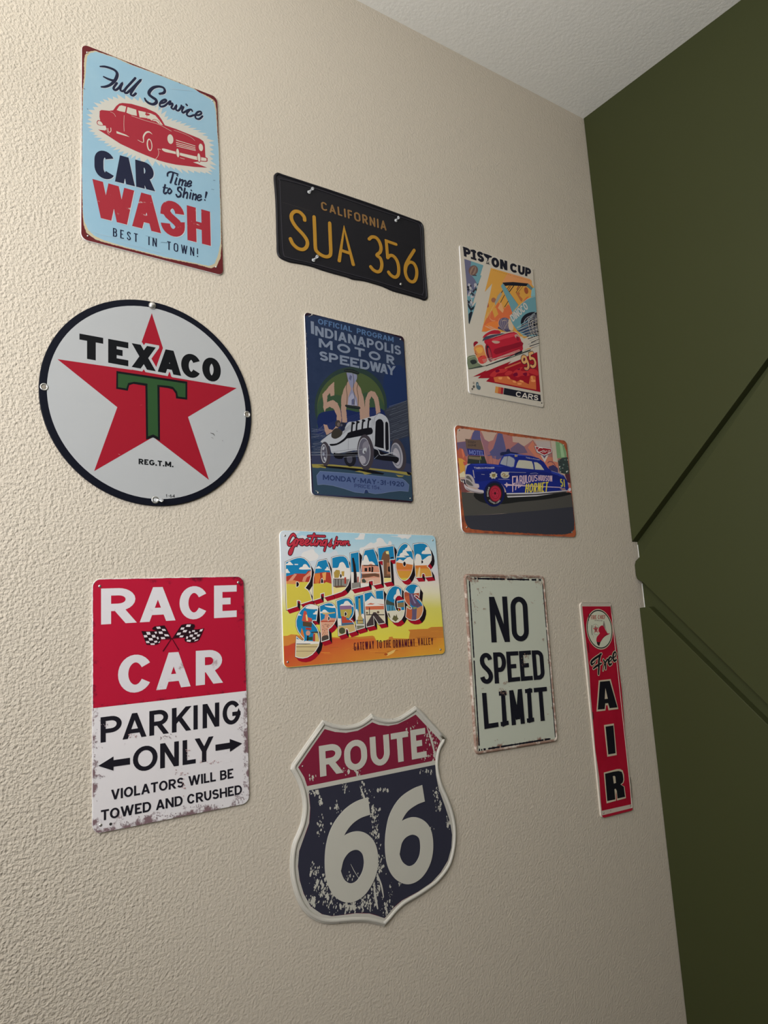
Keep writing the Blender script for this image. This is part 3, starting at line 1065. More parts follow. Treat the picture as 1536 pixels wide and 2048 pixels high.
# ---------------------------------------------------------------- race car parking sign
def race_sign():
    s = Sign('tin_sign', 'red and white tin sign reading RACE CAR PARKING ONLY under crossed chequered flags',
             ((184.6, 1157.8), (487.8, 1152.2), (184.8, 1669.7), (499.6, 1606.2)), K['race'])
    s.use(170, 1140, 4.518)
    B = 1174.7
    white = edge_worn('scuffed_white_paint', s.col(198, 193, 191), s.col(112, 90, 92), .07, 75, .30, .02)
    s.panel(s.rounded(s.q, 11), white, M_EDGE)
    # the red half follows the panel's own rounded outline
    out = s.inset(ccw(s.rounded(s.q, 11)), .9)
    cut = s.pts((40, 1253), (1500, 1087), (1500, -100), (-60, -100))
    red = edge_worn('scuffed_red_paint', s.col(158, 22, 46), s.col(98, 16, 34), .10, 60, .22, -.05)
    s.part('red_half', [(cut, red)], mask=[out])
    wl = worn('scuffed_white_ink', s.col(192, 187, 187), s.col(150, 128, 128), 45, .62, .72)
    ink = s.c(26, 24, 30)
    s.part('lettering', s.text('RACE', (145, 168), (1370, 136), (145, 493), (1370, 424), wl, .275, .205, .5, boxes=[(145, 437), (470, 784), (822, 1092), (1147, 1370)]))
    s.part('lettering', s.text('CAR', (298, 775), (1243, 716), (298, 1125), (1243, 1018), wl, .275, .205, .5, boxes=[(298, 594), (626, 936), (986, 1243)]))
    s.part('lettering', s.text('PARKING', (140, B + 157), (1405, B - 4), (140, B + 386), (1405, B + 210), ink, .20, .17, .5,
                               boxes=[(140, 314), (322, 524), (550, 720), (750, 924), (948, 988), (1034, 1194), (1226, 1405)]))
    s.part('lettering', s.text('ONLY', (432, B + 430), (1158, B + 327), (432, B + 656), (1158, B + 547), ink, .20, .17, .5, boxes=[(432, 645), (668, 836), (870, 992), (984, 1158)]))
    s.part('lettering', s.text('VIOLATORS WILL BE', (235, B + 812), (1338, B + 618), (235, B + 904), (1340, B + 704), ink, .215, .18, .5, gap=.1, space=.3))
    s.part('lettering', s.text('TOWED AND CRUSHED', (143, B + 996), (1415, B + 764), (143, B + 1091), (1418, B + 848), ink, .215, .18, .5, gap=.1, space=.3))
    s.part('arrow', s.P([(118, B + 595), (256, B + 510), (256, B + 543), (405, B + 521), (405, B + 581), (256, B + 602), (256, B + 638)], ink))
    s.part('arrow', s.P([(1177, B + 404), (1306, B + 384), (1306, B + 351), (1418, B + 392), (1308, B + 468), (1308, B + 438), (1178, B + 459)], ink))
    # crossed flags, traced at a larger scale
    s.use(275, 1240, 10.971)
    dk = s.c(34, 16, 22)
    mr = s.c(70, 8, 26)
    wt = s.c(196, 186, 186)
    f = []
    f += s.S([(560, 680), (742, 405), (1000, 60)][:2], mr, [1.5, 1.0], 0) + s.S([(900, 650), (750, 400)], mr, [1.5, 1.0], 0)
    f += s.P([(80, 240), (200, 248), (340, 240), (420, 232), (330, 215), (315, 180), (370, 140), (480, 126), (590, 118), (640, 200), (740, 400), (735, 420), (505, 432), (498, 480), (450, 530), (350, 552), (190, 540), (150, 430), (110, 320)], mr)
    f += s.P([(92, 250), (200, 256), (340, 250), (430, 238), (340, 210), (325, 184), (372, 148), (480, 134), (584, 126), (632, 205), (728, 396), (500, 424), (490, 474), (446, 522), (350, 544), (198, 532), (158, 430), (118, 320)], dk)
    for q in ([(405, 152), (490, 145), (512, 190), (428, 196)], [(528, 196), (600, 198), (625, 240), (545, 238)], [(455, 254), (538, 252), (558, 304), (475, 306)],
              [(580, 308), (668, 318), (695, 358), (598, 358)], [(506, 376), (590, 376), (610, 416), (520, 422)],
              [(186, 262), (268, 262), (285, 322), (212, 326)], [(366, 262), (414, 252), (424, 290), (396, 308)], [(130, 334), (200, 330), (220, 378), (146, 384)],
              [(304, 330), (380, 326), (398, 384), (324, 388)], [(236, 396), (320, 398), (340, 448), (256, 452)], [(412, 384), (446, 362), (468, 412), (436, 430)],
              [(178, 464), (244, 460), (266, 504), (194, 506)], [(354, 462), (424, 452), (434, 490), (376, 502)], [(274, 514), (370, 510), (376, 546), (290, 548)], [(452, 490), (490, 464), (488, 488), (462, 506)]):
        f += s.P(q, wt)
    f += s.P([(770, 385), (960, 105), (1060, 84), (1160, 78), (1245, 95), (1262, 140), (1230, 200), (1300, 205), (1460, 180), (1400, 330), (1340, 450), (1240, 490), (1120, 500), (1040, 470), (1022, 430), (1040, 390), (880, 395), (760, 412)], mr)
    f += s.P([(790, 385), (966, 112), (1060, 92), (1160, 86), (1240, 102), (1252, 140), (1215, 206), (1300, 212), (1445, 192), (1392, 328), (1334, 442), (1240, 482), (1120, 490), (1048, 462), (1034, 430), (1052, 380), (880, 386)], dk)
    for q in ([(1078, 100), (1170, 98), (1150, 152), (1056, 150)], [(956, 166), (1030, 164), (1010, 212), (936, 212)], [(1010, 222), (1090, 220), (1062, 270), (984, 270)],
              [(876, 280), (955, 274), (930, 328), (850, 334)], [(935, 340), (1012, 340), (985, 380), (910, 380)],
              [(1130, 240), (1172, 262), (1150, 292), (1122, 284)], [(1200, 226), (1258, 220), (1256, 260), (1190, 258)], [(1372, 208), (1436, 196), (1408, 250), (1352, 256)],
              [(1248, 276), (1322, 270), (1304, 312), (1240, 314)], [(1150, 322), (1220, 318), (1206, 374), (1134, 372)], [(1310, 318), (1376, 316), (1350, 364), (1298, 364)],
              [(1070, 356), (1112, 366), (1094, 416), (1060, 410)], [(1210, 382), (1276, 376), (1258, 426), (1196, 424)], [(1082, 436), (1172, 434), (1156, 482), (1074, 470)], [(1256, 440), (1334, 422), (1318, 444), (1240, 470)]):
        f += s.P(q, wt)
    s.part('chequered_flags', f)
    s.use(170, 1140, 4.518)
    # grime smears on the white half
    sm1, sm2 = s.c(160, 128, 126), s.c(136, 122, 124)
    g = random.Random(5)
    it = []
    for cx, cy, sx, sy, n, mt in ((430, B + 325, 60, 20, 9, sm1), (925, B + 470, 22, 60, 10, sm1), (870, B + 650, 50, 50, 12, sm1), (900, B + 780, 30, 80, 9, sm1), (1150, B + 560, 160, 16, 18, sm1),
                                  (740, B + 325, 90, 30, 14, sm2), (180, B + 225, 35, 25, 6, sm2), (145, B + 685, 30, 18, 6, sm2), (1390, B + 880, 60, 50, 30, sm2), (1100, B + 960, 200, 30, 40, sm2),
                                  (760, B + 1050, 260, 25, 50, sm2), (400, B + 1120, 120, 25, 20, sm2), (1440, B + 560, 14, 160, 30, sm2), (92, B + 500, 14, 300, 24, sm2), (1410, B + 240, 30, 110, 14, sm2)):
        for _ in range(n):
            c = s.m(g.gauss(cx, sx * .5), g.gauss(cy, sy * .5))
            it.append((rag(circle(c, g.uniform(.3, 1.2), 8, g.uniform(.25, .8), g.uniform(0, 3)), .22, .5, g), mt))
    s.part('grime', it, mask=[out])
    for X, Y in ((133, 147), (1385, 113), (141, B + 1130)):
        s.nail(X, Y, 2.0)
    s.hole(232, B + 1121, 1.4)


race_sign()


# ---------------------------------------------------------------- black licence plate
def plate():
    s = Sign('license_plate', 'black embossed license plate with yellow characters SUA 356',
             ((548.1, 341.4), (847.9, 445.8), (555.4, 516.6), (857.1, 601.6)), K['plate'], cat='license plate')
    s.use(540, 330, 4.6545)
    bk = shader('black_enamel', s.col(26, 25, 29), .42, .25)
    out = [(42, 90), (58, 72), (80, 66), (130, 84), (260, 126), (400, 172), (560, 224), (700, 272), (860, 326), (1000, 375), (1180, 440), (1350, 503), (1395, 518), (1425, 550), (1437, 600),
           (1443, 760), (1450, 900), (1462, 1060), (1473, 1200), (1470, 1240), (1442, 1258), (1390, 1240), (1270, 1205), (1150, 1172), (1060, 1132), (1000, 1112), (880, 1078), (780, 1064),
           (720, 1042), (600, 1010), (480, 974), (400, 945), (300, 922), (200, 905), (150, 888), (105, 866), (80, 838), (68, 800), (66, 720), (64, 650), (58, 400), (50, 250), (40, 140)]
    o = catmull(s.pts(*out), True, 3)
    s.panel(o, bk, bk, prof=[(0, .0004), (0, .0016), (.7, .0025), (1.6, HF), (3.2, HF), (4.4, HF - .0012), (4.9, HF - .0014)])
    F = HF - .0014
    rim = s.c(52, 50, 54, .35)
    q = [(112, 130), (420, 215), (720, 318), (1000, 415), (1330, 520), (1395, 560), (1408, 650), (1420, 900), (1436, 1130), (1425, 1200), (1380, 1200), (1000, 1082), (700, 1000), (400, 915), (180, 862), (128, 820), (112, 600), (100, 300), (96, 160)]
    s.part('raised_rim', s.S(q, rim, 1.3, 5, closed=True), thick=.0009, h=F)
    gold, gold2 = s.c(166, 122, 44, .4), s.c(128, 96, 58, .4)
    L = [[(325, 512), (318, 478), (278, 438), (232, 432), (203, 462), (206, 510), (245, 575), (310, 645), (348, 705), (345, 755), (310, 785), (262, 775), (215, 732), (193, 686)],
         [(413, 482), (420, 640), (425, 765), (438, 802), (475, 834), (520, 853), (556, 844), (568, 808), (564, 690), (558, 540)]]
    for p in L:
        s.part('raised_character', s.S(p, gold, 6.0, 6), thick=.0012, h=F)
    s.part('raised_character', s.S([(647, 890), (692, 587), (778, 925)], gold, 6.0, 0) + s.S([(668, 795), (748, 822)], gold, 5.5, 0), thick=.0012, h=F)
    for p in ([(926, 688), (950, 669), (990, 676), (1020, 712), (1036, 765), (1028, 808), (998, 838), (1030, 868), (1044, 920), (1034, 974), (1004, 994), (966, 976), (940, 946)],
              [(1262, 985), (1272, 935), (1300, 905), (1340, 915), (1366, 965), (1368, 1025), (1350, 1075), (1318, 1086), (1284, 1058), (1264, 1005), (1264, 940), (1290, 880), (1345, 792)]):
        s.part('raised_character', s.S(p, gold, 6.0, 6), thick=.0012, h=F)
    s.part('raised_character', s.S([(1176, 738), (1085, 706), (1098, 862)], gold, 5.6, 0) + s.S([(1098, 862), (1118, 842), (1152, 848), (1186, 892), (1201, 960), (1195, 1020), (1165, 1044), (1126, 1022), (1106, 996)], gold, 6.0, 6),
           thick=.0012, h=F)
    s.part('raised_lettering', s.text('CALIFORNIA', (476, 335), (1082, 522), (484, 415), (1087, 610), gold2, .17, r=.28, gap=.26, rnd=True), thick=.0008, h=F)
    ln = s.c(72, 66, 62)
    s.part('sticker_edge', s.S([(118, 342), (392, 428)], ln, .35, 0), h=F + .0001)
    s.part('sticker_edge', s.S([(1120, 680), (1400, 752)], s.c(50, 47, 47), .4, 0), h=F + .0001)
    s.push_pin(358, 256, (.5, .55))
    s.push_pin(400, 890, (.5, .6))
    s.push_pin(1168, 520, (.2, .4))
    s.lathe('mounting_nail', s.m(1218, 1110), [(2.6, 0), (2.6, .5), (1.8, 1.2), (.3, 1.5)], M_STEEL, n=18)


plate()


# ---------------------------------------------------------------- dark blue race programme sign
def programme():
    s = Sign('tin_sign', 'dark blue race programme tin sign with a white racing car and pink 500',
             ((608.9, 623.4), (807.9, 673.1), (623.3, 990.1), (827.0, 1006.4)), K['prog'])
    s.use(600, 620, 6.4)
    B = 1216
    rim = s.c(44, 26, 36)
    out = s.rounded(s.q, 7)
    s.panel(out, rim, M_EDGE)
    inn = s.inset(ccw(out), .9)
    navy = worn('printed_navy', s.col(38, 50, 76), s.col(46, 58, 84), 22, .4, .7)
    deep = s.c(30, 42, 86)
    face = [(66, 80), (130, 60), (260, 82), (600, 162), (900, 242), (1160, 316), (1290, 360), (1328, 420), (1340, 700), (1362, 1100), (1380, B + 100), (1400, B + 450), (1424, B + 860),
            (1432, B + 1060), (1400, B + 1150), (1330, B + 1212), (1200, B + 1190), (800, B + 1172), (400, B + 1146), (235, B + 1110), (175, B + 1020), (155, B + 900), (140, B + 500), (120, B + 100),
            (112, 1200), (96, 800), (78, 400)]
    it = s.P(face, navy, rg=(.3, 1.5))
    # lighter night sky, green disc and its blue foot
    it += s.P([(1130, 740), (1345, 760), (1372, B + 80), (1120, B + 120), (1060, 1000)], s.c(34, 50, 88), 3)
    g1, g2, g3 = s.c(46, 62, 56), s.c(74, 88, 54), s.c(58, 80, 58)
    it += s.E((650, 1230), 462, 502, g1, 8, 60)
    it += s.E((650, 1240), 430, 450, g2, 8, 60)
    it += s.P([(250, 1150), (420, 1080), (650, 1120), (900, 1050), (1060, 1180), (1085, 1400), (1000, B + 330), (300, B + 330), (225, 1400)], g3, 4)
    it += s.P([(240, B + 120), (420, B + 70), (600, B + 60), (760, B + 90), (900, B + 30), (1080, B + 80), (1050, B + 330), (300, B + 380), (230, B + 300)], deep, 4)
    # dusty road and the streaming lines behind and ahead of the car
    gy = s.c(86, 92, 104)
    lt = s.c(128, 134, 146)
    it += s.P([(1070, B + 70), (1378, B - 70), (1398, B + 400), (1160, B + 470), (1120, B + 200)], s.c(52, 56, 68))
    rr = random.Random(11)
    for i in range(38):
        y = B - 40 + i * 12
        x0 = rr.uniform(1090, 1200)
        it += s.S([(x0, y + 60), (1385, y - 20 + rr.uniform(-8, 8))], gy if i % 3 else lt, rr.uniform(.15, .45), 0, False)
    for i in range(40):
        y = B + 300 + rr.uniform(0, 400)
        x0 = rr.uniform(136, 180)
        it += s.S([(x0, y), (x0 + rr.uniform(60, 110), y - rr.uniform(-14, 30)), (x0 + rr.uniform(130, 210), y - rr.uniform(0, 46))], lt if i % 2 else gy, rr.uniform(.15, .4), 3, False)
    for i in range(12):
        y = B + 130 + i * 16
        it += s.S([(150 + i * 8, y + 200 - i * 6), (500, y + 60), (1000, y - 90)], s.c(80, 86, 122), .18, 3, False)
    # 500
    pk = s.c(172, 140, 122)
    W = 11
    it += s.P([(436, 918), (440, 1092), (390, 1105), (385, 1060), (352, 1095), (345, 1180), (420, 1150), (480, 1190), (520, 1290), (532, B + 180), (520, B + 260), (440, B + 330), (340, B + 385),
               (318, B + 330), (300, B + 245), (345, B + 255), (370, B + 310), (420, B + 320), (470, B + 260), (470, B + 130), (430, B + 50), (380, B + 22), (330, B + 50), (318, B + 90),
               (296, B + 30), (300, 1190), (285, 1080), (330, 1030), (360, 990)], pk, rg=(.35, 1.6))
    it += s.P([(560, 1010), (620, 900), (700, 890), (770, 990), (815, 1130), (838, 1300), (850, B + 180), (770, B + 220), (760, B + 40), (740, 1240), (600, 1216), (590, B + 60), (604, B + 220), (540, B + 230), (525, 1250), (530, 1120)], pk, rg=(.35, 1.6))
    it += s.P([(835, 1150), (870, 1060), (910, 1034), (960, 1050), (1000, 1120), (1020, 1230), (1030, B + 90), (975, B + 120), (965, 1230), (945, 1140), (915, 1105), (890, 1150), (888, 1300), (890, B + 170), (835, B + 190), (828, 1280)], pk, rg=(.35, 1.6))
    # ground
    road = s.c(52, 72, 88)
    road2 = s.c(56, 60, 84)
    yl = s.c(150, 138, 72)
    bk = s.c(20, 20, 26)
    it += s.P([(150, B + 640), (400, B + 640), (900, B + 700), (1200, B + 700), (1422, B + 760), (1440, B + 1200), (1200, B + 1200), (160, B + 1160)], road2)
    it += s.P([(155, B + 800), (600, B + 800), (1425, B + 900), (1438, B + 1230), (800, B + 1172), (180, B + 1140)], road)
    it += s.P([(150, B + 756), (420, B + 762), (900, B + 806), (1200, B + 840), (1428, B + 866), (1430, B + 890), (1400, B + 905), (1200, B + 866), (880, B + 826), (500, B + 800), (330, B + 780), (330, B + 810), (260, B + 800), (230, B + 806), (160, B + 800)], yl)
    it += s.P([(230, B + 770), (500, B + 790), (900, B + 830), (1080, B + 875), (1060, B + 892), (940, B + 880), (600, B + 826), (380, B + 806)], bk)
    it += s.P([(700, B + 850), (760, B + 840), (830, B + 855), (920, B + 876), (830, B + 892), (800, B + 868)], yl) + s.P([(1225, B + 892), (1330, B + 905), (1310, B + 920), (1260, B + 920)], yl)
    it += s.P([(1360, B + 850), (1420, B + 870), (1424, B + 900), (1380, B + 890)], bk)
    s.part('printed_picture', it, mask=[inn])
    # hourglass
    gl, dk, wd = s.c(132, 134, 158), s.c(30, 34, 40), s.c(66, 74, 60)
    h = []
    h += s.P([(562, 770), (600, 756), (680, 762), (756, 800), (742, 826), (660, 800), (580, 792)], dk, 2) + s.S([(575, 774), (660, 778), (745, 806)], wd, .8)
    h += s.P([(594, 800), (660, 806), (732, 830), (728, 880), (690, 960), (668, 1010), (690, 1060), (728, 1130), (738, 1228), (612, 1216), (618, 1120), (655, 1010), (615, 900)], gl)
    h += s.P([(610, 1216), (625, 1120), (668, 1060), (705, 1120), (728, 1222)], s.c(158, 158, 176))
    h += s.P([(640, 830), (665, 850), (650, 905), (625, 880)], s.c(92, 94, 122)) + s.P([(660, 1150), (690, 1130), (700, 1210), (660, 1215)], s.c(92, 94, 122))
    for a in ([(592, 800), (600, 900), (592, 1000), (604, 1100), (596, 1215)], [(676, 810), (690, 910), (684, 1010), (700, 1110), (690, 1220)], [(730, 830), (742, 930), (728, 1010), (745, 1110), (742, 1225)]):
        h += s.S(a, dk, 1.0) + s.S(a, s.c(120, 100, 70), .35)
    h += s.P([(584, 1212), (660, 1222), (760, 1236), (766, 1268), (680, 1262), (586, 1240)], dk, 2) + s.S([(590, 1222), (680, 1238), (758, 1250)], wd, .7)
    s.part('hourglass_picture', h)
    # the white racing car
    wh, w2, tyre = s.c(178, 180, 184), s.c(140, 146, 158), s.c(66, 60, 66)
    c = []
    P = lambda pts, m, **k: s.P([(x, y + B) for x, y in pts], m, **k)
    S = lambda pts, m, w, *a, **k: s.S([(x, y + B) for x, y in pts], m, w, *a, **k)
    E = lambda ctr, rx, ry, m, r=0: s.E((ctr[0], ctr[1] + B), rx, ry, m, r, 40)
    c += E((1262, 640), 92, 208, tyre, -10) + E((1240, 648), 74, 166, s.c(160, 158, 164), -8) + E((1232, 640), 60, 140, s.c(112, 112, 122), -8) + E((1236, 660), 44, 110, s.c(168, 164, 170), -8)
    c += E((640, 690), 76, 100, s.c(30, 30, 38), -6) + E((634, 690), 36, 56, s.c(76, 76, 88), -6)
    c += P([(262, 470), (300, 430), (420, 350), (520, 380), (600, 240), (640, 215), (700, 212), (900, 150), (950, 140), (1000, 112), (1030, 110), (1090, 140), (1130, 200), (1145, 300), (1150, 590), (1130, 604),
            (940, 548), (900, 560), (700, 580), (480, 620), (400, 612), (380, 530), (300, 490)], wh, sm=2)
    c += P([(966, 240), (976, 205), (1000, 184), (1024, 180), (1048, 192), (1064, 220), (1070, 260), (1072, 540), (1068, 556), (962, 530), (958, 500)], bk, sm=3)
    c += P([(1090, 250), (1096, 222), (1108, 212), (1120, 226), (1130, 265), (1136, 560), (1130, 570), (1094, 562)], bk, sm=3)
    c += S([(930, 180), (920, 300), (940, 548)], bk, .35) + S([(955, 160), (946, 300), (950, 545)], bk, .25) + S([(1000, 112), (950, 180), (942, 260)], bk, .3)
    for x in (672, 732, 806, 880):
        k = (x - 672) / 208
        c += S([(x + 12, 235 - 50 * k), (x - 4, 250 - 40 * k), (x - 12, 360 - 50 * k)], bk, 3.2, 3)
        c += E((x + 8, 232 - 52 * k), 24, 14, bk, 15)
    c += P([(380, 500), (470, 490), (560, 430), (600, 380), (640, 345), (880, 290), (925, 310), (930, 350), (900, 378), (760, 400), (640, 424), (600, 430), (560, 465), (480, 510), (400, 524)], bk, sm=3)
    c += S([(620, 420), (615, 570)], bk, .3, 0) + S([(400, 605), (560, 580), (740, 560)], bk, .3) + S([(270, 460), (340, 400), (420, 345)], bk, .3)
    for i in range(5):
        c += S([(540 + i * 8, 380 - i * 16), (600 + i * 6, 330 - i * 16), (660, 300 - i * 14)], bk, .25)
    # two crew in goggles, plain shapes
    c += P([(400, 400), (410, 340), (460, 296), (520, 310), (545, 350), (520, 400), (460, 432), (420, 425)], s.c(58, 54, 48), sm=3)
    c += E((486, 240), 36, 46, s.c(70, 62, 58)) + E((494, 248), 20, 26, s.c(110, 96, 88)) + E((548, 256), 40, 34, s.c(36, 38, 52)) + E((545, 300), 30, 34, s.c(34, 38, 60)) + E((530, 258), 14, 16, s.c(90, 88, 98))
    # under body
    c += P([(430, 610), (560, 625), (740, 590), (740, 640), (560, 665), (540, 690), (450, 680)], bk, sm=2)
    c += P([(950, 560), (1000, 570), (1090, 615), (1150, 625), (1270, 680), (1230, 750), (1180, 720), (960, 690)], bk, sm=2)
    c += S([(950, 555), (1000, 580), (1030, 640), (1120, 630), (1180, 610), (1240, 640)], wh, 1.3, 4) + S([(1030, 640), (1230, 660), (1265, 690)], w2, .6) + S([(950, 690), (1000, 640)], w2, .6)
    c += E((322, 626), 66, 156, tyre, -3) + E((306, 620), 40, 122, wh, -2) + E((308, 620), 34, 110, s.c(88, 86, 98), -2)
    c += E((300, 555), 12, 24, wh, 20) + E((318, 690), 12, 26, wh, -20) + E((300, 630), 14, 22, w2)
    c += E((838, 605), 106, 228, tyre, -3) + E((822, 600), 78, 180, wh, -2) + E((822, 600), 71, 172, s.c(98, 96, 108), -2)
    c += E((800, 700), 40, 54, s.c(160, 156, 162), -20) + E((840, 520), 40, 60, s.c(128, 124, 134), 20) + E((826, 585), 24, 40, wh, 20) + E((830, 600), 10, 16, tyre)
    for y0, y1, x0, x1 in ((640, 640, 140, 780), (612, 602, 140, 330), (668, 655, 560, 800), (585, 560, 700, 830), (622, 600, 450, 740)):
        c += S([(x0, y0), (x1, y1)], wh, .35, 0)
    s.part('racing_car_picture', c, mask=[inn])
    # banner
    bl, bi = s.c(88, 104, 142), s.c(44, 58, 98)
    ln = s.c(128, 142, 168)
    bn = [(255, 848), (500, 864), (800, 890), (1100, 920), (1310, 946), (1345, 970), (1395, 1022), (1385, 1108), (1280, 1098), (1150, 1112), (1050, 1130), (960, 1138), (880, 1122), (862, 1085), (832, 1082), (818, 1130), (700, 1116), (560, 1070), (420, 1032), (300, 1016), (226, 1022), (212, 905)]
    s.part('banner', P(bn, bl) + S(bn, ln, .5, 0, False, True) + P([(832, 1085), (860, 1088), (872, 1125), (826, 1128)], bi))
    s.part('lettering', s.text('MONDAY-MAY-31-1920', (292, B + 890), (1332, B + 986), (292, B + 958), (1332, B + 1048), bi, .24, .2, .5, gap=.12)
           + s.text('PRICE 15\u00a2.', (695, B + 1008), (1035, B + 1038), (695, B + 1056), (1035, B + 1084), s.c(54, 66, 108), .2, .17, .5, gap=.14))
    g4, ofc = s.c(126, 136, 152), s.c(84, 112, 148)
    s.part('lettering', s.text('OFFICIAL PROGRAM', (228, 108), (1196, 348), (228, 178), (1196, 414), ofc, .26, .2, .5, gap=.14, space=.7))
    s.part('lettering', s.text('I', (135, 142), (178, 152), (140, 302), (182, 314), g4, .27)
           + s.text('NDIANAPOLIS', (190, 203), (1290, 464), (192, 325), (1292, 582), g4, .27, .2, .5, gap=.13))
    s.part('lettering', s.text('MOTOR', (238, 362), (1205, 592), (240, 476), (1206, 702), g4, .30, .24, .5, boxes=[(238, 405), (462, 626), (680, 810), (862, 1018), (1098, 1206)]))
    s.part('lettering', s.text('SPEEDWAY', (244, 522), (1222, 722), (246, 640), (1222, 844), g4, .28, .22, .45, boxes=[(244, 350), (360, 474), (494, 614), (624, 738), (750, 872), (874, 1026), (1010, 1116), (1104, 1222)]))
    wr = s.c(168, 160, 150)
    rr = random.Random(4)
    e = []
    for _ in range(26):
        x = rr.uniform(300, 1200)
        e += s.S([(x, 72 + (x - 250) * .25 + 4), (x + rr.uniform(8, 40), 72 + (x - 250) * .25 + 10)], wr, rr.uniform(.25, .6), 0, False)
    for _ in range(30):
        y = rr.uniform(260, B + 100)
        x = 72 + (y - 250) * .0365 + rr.uniform(0, 8)
        e += s.S([(x, y), (x + 2, y + rr.uniform(6, 30))], wr, rr.uniform(.2, .5), 0, False)
    for _ in range(22):
        x = rr.uniform(420, 1310)
        e += s.S([(x, B + 1170 + (x - 300) * .078), (x + rr.uniform(10, 50), B + 1174 + (x - 300) * .078)], wr, rr.uniform(.3, .7), 0, False)
    s.part('edge_wear', e, mask=[inn])
    for X, Y in ((155, 62), (1286, 376), (232, B + 1124), (1412, B + 1196)):
        s.nail(X, Y, 1.5)
    s.part('scratches', s.S([(108, 88), (148, 66)], wr, .7) + s.S([(198, B + 1098), (228, B + 1112)], wr, .8))


programme()


# ---------------------------------------------------------------- route shield
def shield():
    s = Sign('shield_sign', 'black and red shield sign with a silver rim and large 66',
             ((580, 1412), (912, 1412), (580, 1852), (912, 1852)), K['shield'])
    s.use(570, 1400, 4.267)
    D = 938.7
    top = [[(325, 170), (360, 180), (430, 203), (520, 214), (620, 198), (690, 158), (740, 115)], [(740, 115), (795, 143), (870, 160), (960, 150), (1040, 105), (1115, 52)]]
    right = [(1160, 82), (1270, 200), (1380, 322), (1366, 368), (1332, 430), (1316, 520), (1322, 610), (1350, 720), (1395, 820), (1435, 930), (1460, 1040), (1468, 1150), (1458, 1270), (1425, 1400), (1365, 1500),
             (1280, 1590), (1150, 1680), (1030, 1752), (960, 1815), (905, 1880), (852, 1938)]
    left = [(800, 1922), (700, 1902), (600, 1900), (500, 1907), (400, 1915), (300, 1903), (205, 1850), (130, 1760), (78, 1630), (50, 1490), (48, 1350), (70, 1220), (110, 1125), (142, 1030), (156, 920), (145, 815), (115, 715), (76, 635), (42, 582), (62, 545), (190, 360)]
    out = []
    for seg in top:
        out += catmull(s.pts(*seg), False, 4)[:-1]
    rr_ = s.pts((1115, 52), *right)
    out += catmull(rr_[:4], False, 2)[:-1] + catmull(rr_[3:], False, 3)[:-1]
    ll = s.pts((852, 1938), *left)
    out += catmull(ll[:-2], False, 3)[:-1] + ll[-2:]
    silver = s.c(150, 146, 136, .35)
    silver2 = worn('scuffed_silver_paint', s.col(150, 146, 136), s.col(110, 104, 96), 50, .62, .74, rough=.36, spec=.4)
    s.panel(out, silver2, silver, prof=[(0, .0004), (.2, .0022), (1.2, .003)])
    # rounded raised rim
    o = ccw(out)
    me_items = []
    ring = [(1.6, .0030), (2.3, .0040), (3.4, .0047), (4.6, .0049), (5.8, .0046), (6.8, .0039), (7.4, .0030)]
    V, F = [], []
    n = len(o)
    for ins, h in ring:
        V += [(x / 1000, -h, y / 1000) for x, y in s.inset(o, ins)]
    for r in range(len(ring) - 1):
        for i in range(n):
            j = (i + 1) % n
            F.append((r * n + i, r * n + j, (r + 1) * n + j, (r + 1) * n + i))
    me = bpy.data.meshes.new('raised_rim')
    me.from_pydata(V, [], F)
    me.materials.append(silver)
    me.polygons.foreach_set('use_smooth', [True] * len(F))
    link('raised_rim', me, s.root)
    fld = [(338, 248), (425, 272), (520, 280), (620, 262), (700, 218), (744, 190), (800, 212), (880, 221), (960, 206), (1045, 165), (1115, 124), (1220, 235), (1326, 350), (1292, 435), (1280, 530), (1288, 640), (1312, 760),
           (1368, 915), (1408, 1040), (1426, 1150), (1420, 1260), (1390, 1370), (1330, 1470), (1250, 1558), (1130, 1640), (1000, 1710), (925, 1775), (850, 1862), (800, 1846), (720, 1822), (600, 1820), (500, 1834), (400, 1845), (315, 1828),
           (220, 1762), (160, 1655), (125, 1540), (110, 1420), (120, 1290), (168, 1155), (205, 1050), (214, 920), (200, 770), (165, 662), (112, 575), (220, 416)]
    f = s.pts(*fld)
    red, navy = s.c(98, 26, 43), s.c(38, 38, 48)
    wt = s.c(150, 147, 136)
    bigr = s.pts((-100, 793), (1600, 452), (1600, -200), (-100, -200))
    bign = s.pts((-100, 834), (1600, 488), (1600, 2200), (-100, 2200))
    s.part('painted_field', [(f, wt), (bign, navy), (bigr, red)] + s.S([p for p in fld[21:]][:22], s.c(86, 26, 40), .8, 2, False), mask=[f])
    s.part('raised_lettering', s.text('ROUTE', (288, 394), (1178, 240), (300, 656), (1194, 488), wt, .235, .2, .4, boxes=[(288, 466), (484, 670), (700, 864), (882, 1034), (1058, 1194)]), thick=.0006)
    a = [(716, 903), (620, 938), (530, 1005), (455, 1110), (415, 1230), (403, 1370), (415, 1500), (465, 1605), (550, 1646), (640, 1606), (708, 1500), (733, 1385), (716, 1275), (662, 1212), (590, 1200), (510, 1240), (445, 1330), (415, 1440)]
    b = [(1180, 795), (1100, 828), (1010, 895), (945, 1000), (917, 1120), (910, 1245), (926, 1370), (972, 1455), (1050, 1494), (1130, 1460), (1188, 1370), (1208, 1260), (1195, 1150), (1150, 1092), (1080, 1074), (1000, 1112), (945, 1190), (920, 1300)]
    for p in (a, b):
        s.part('raised_numeral', s.S(p, wt, 25.5, 8, False), thick=.0006)
    # chips and flaking
    g = random.Random(21)
    it = []
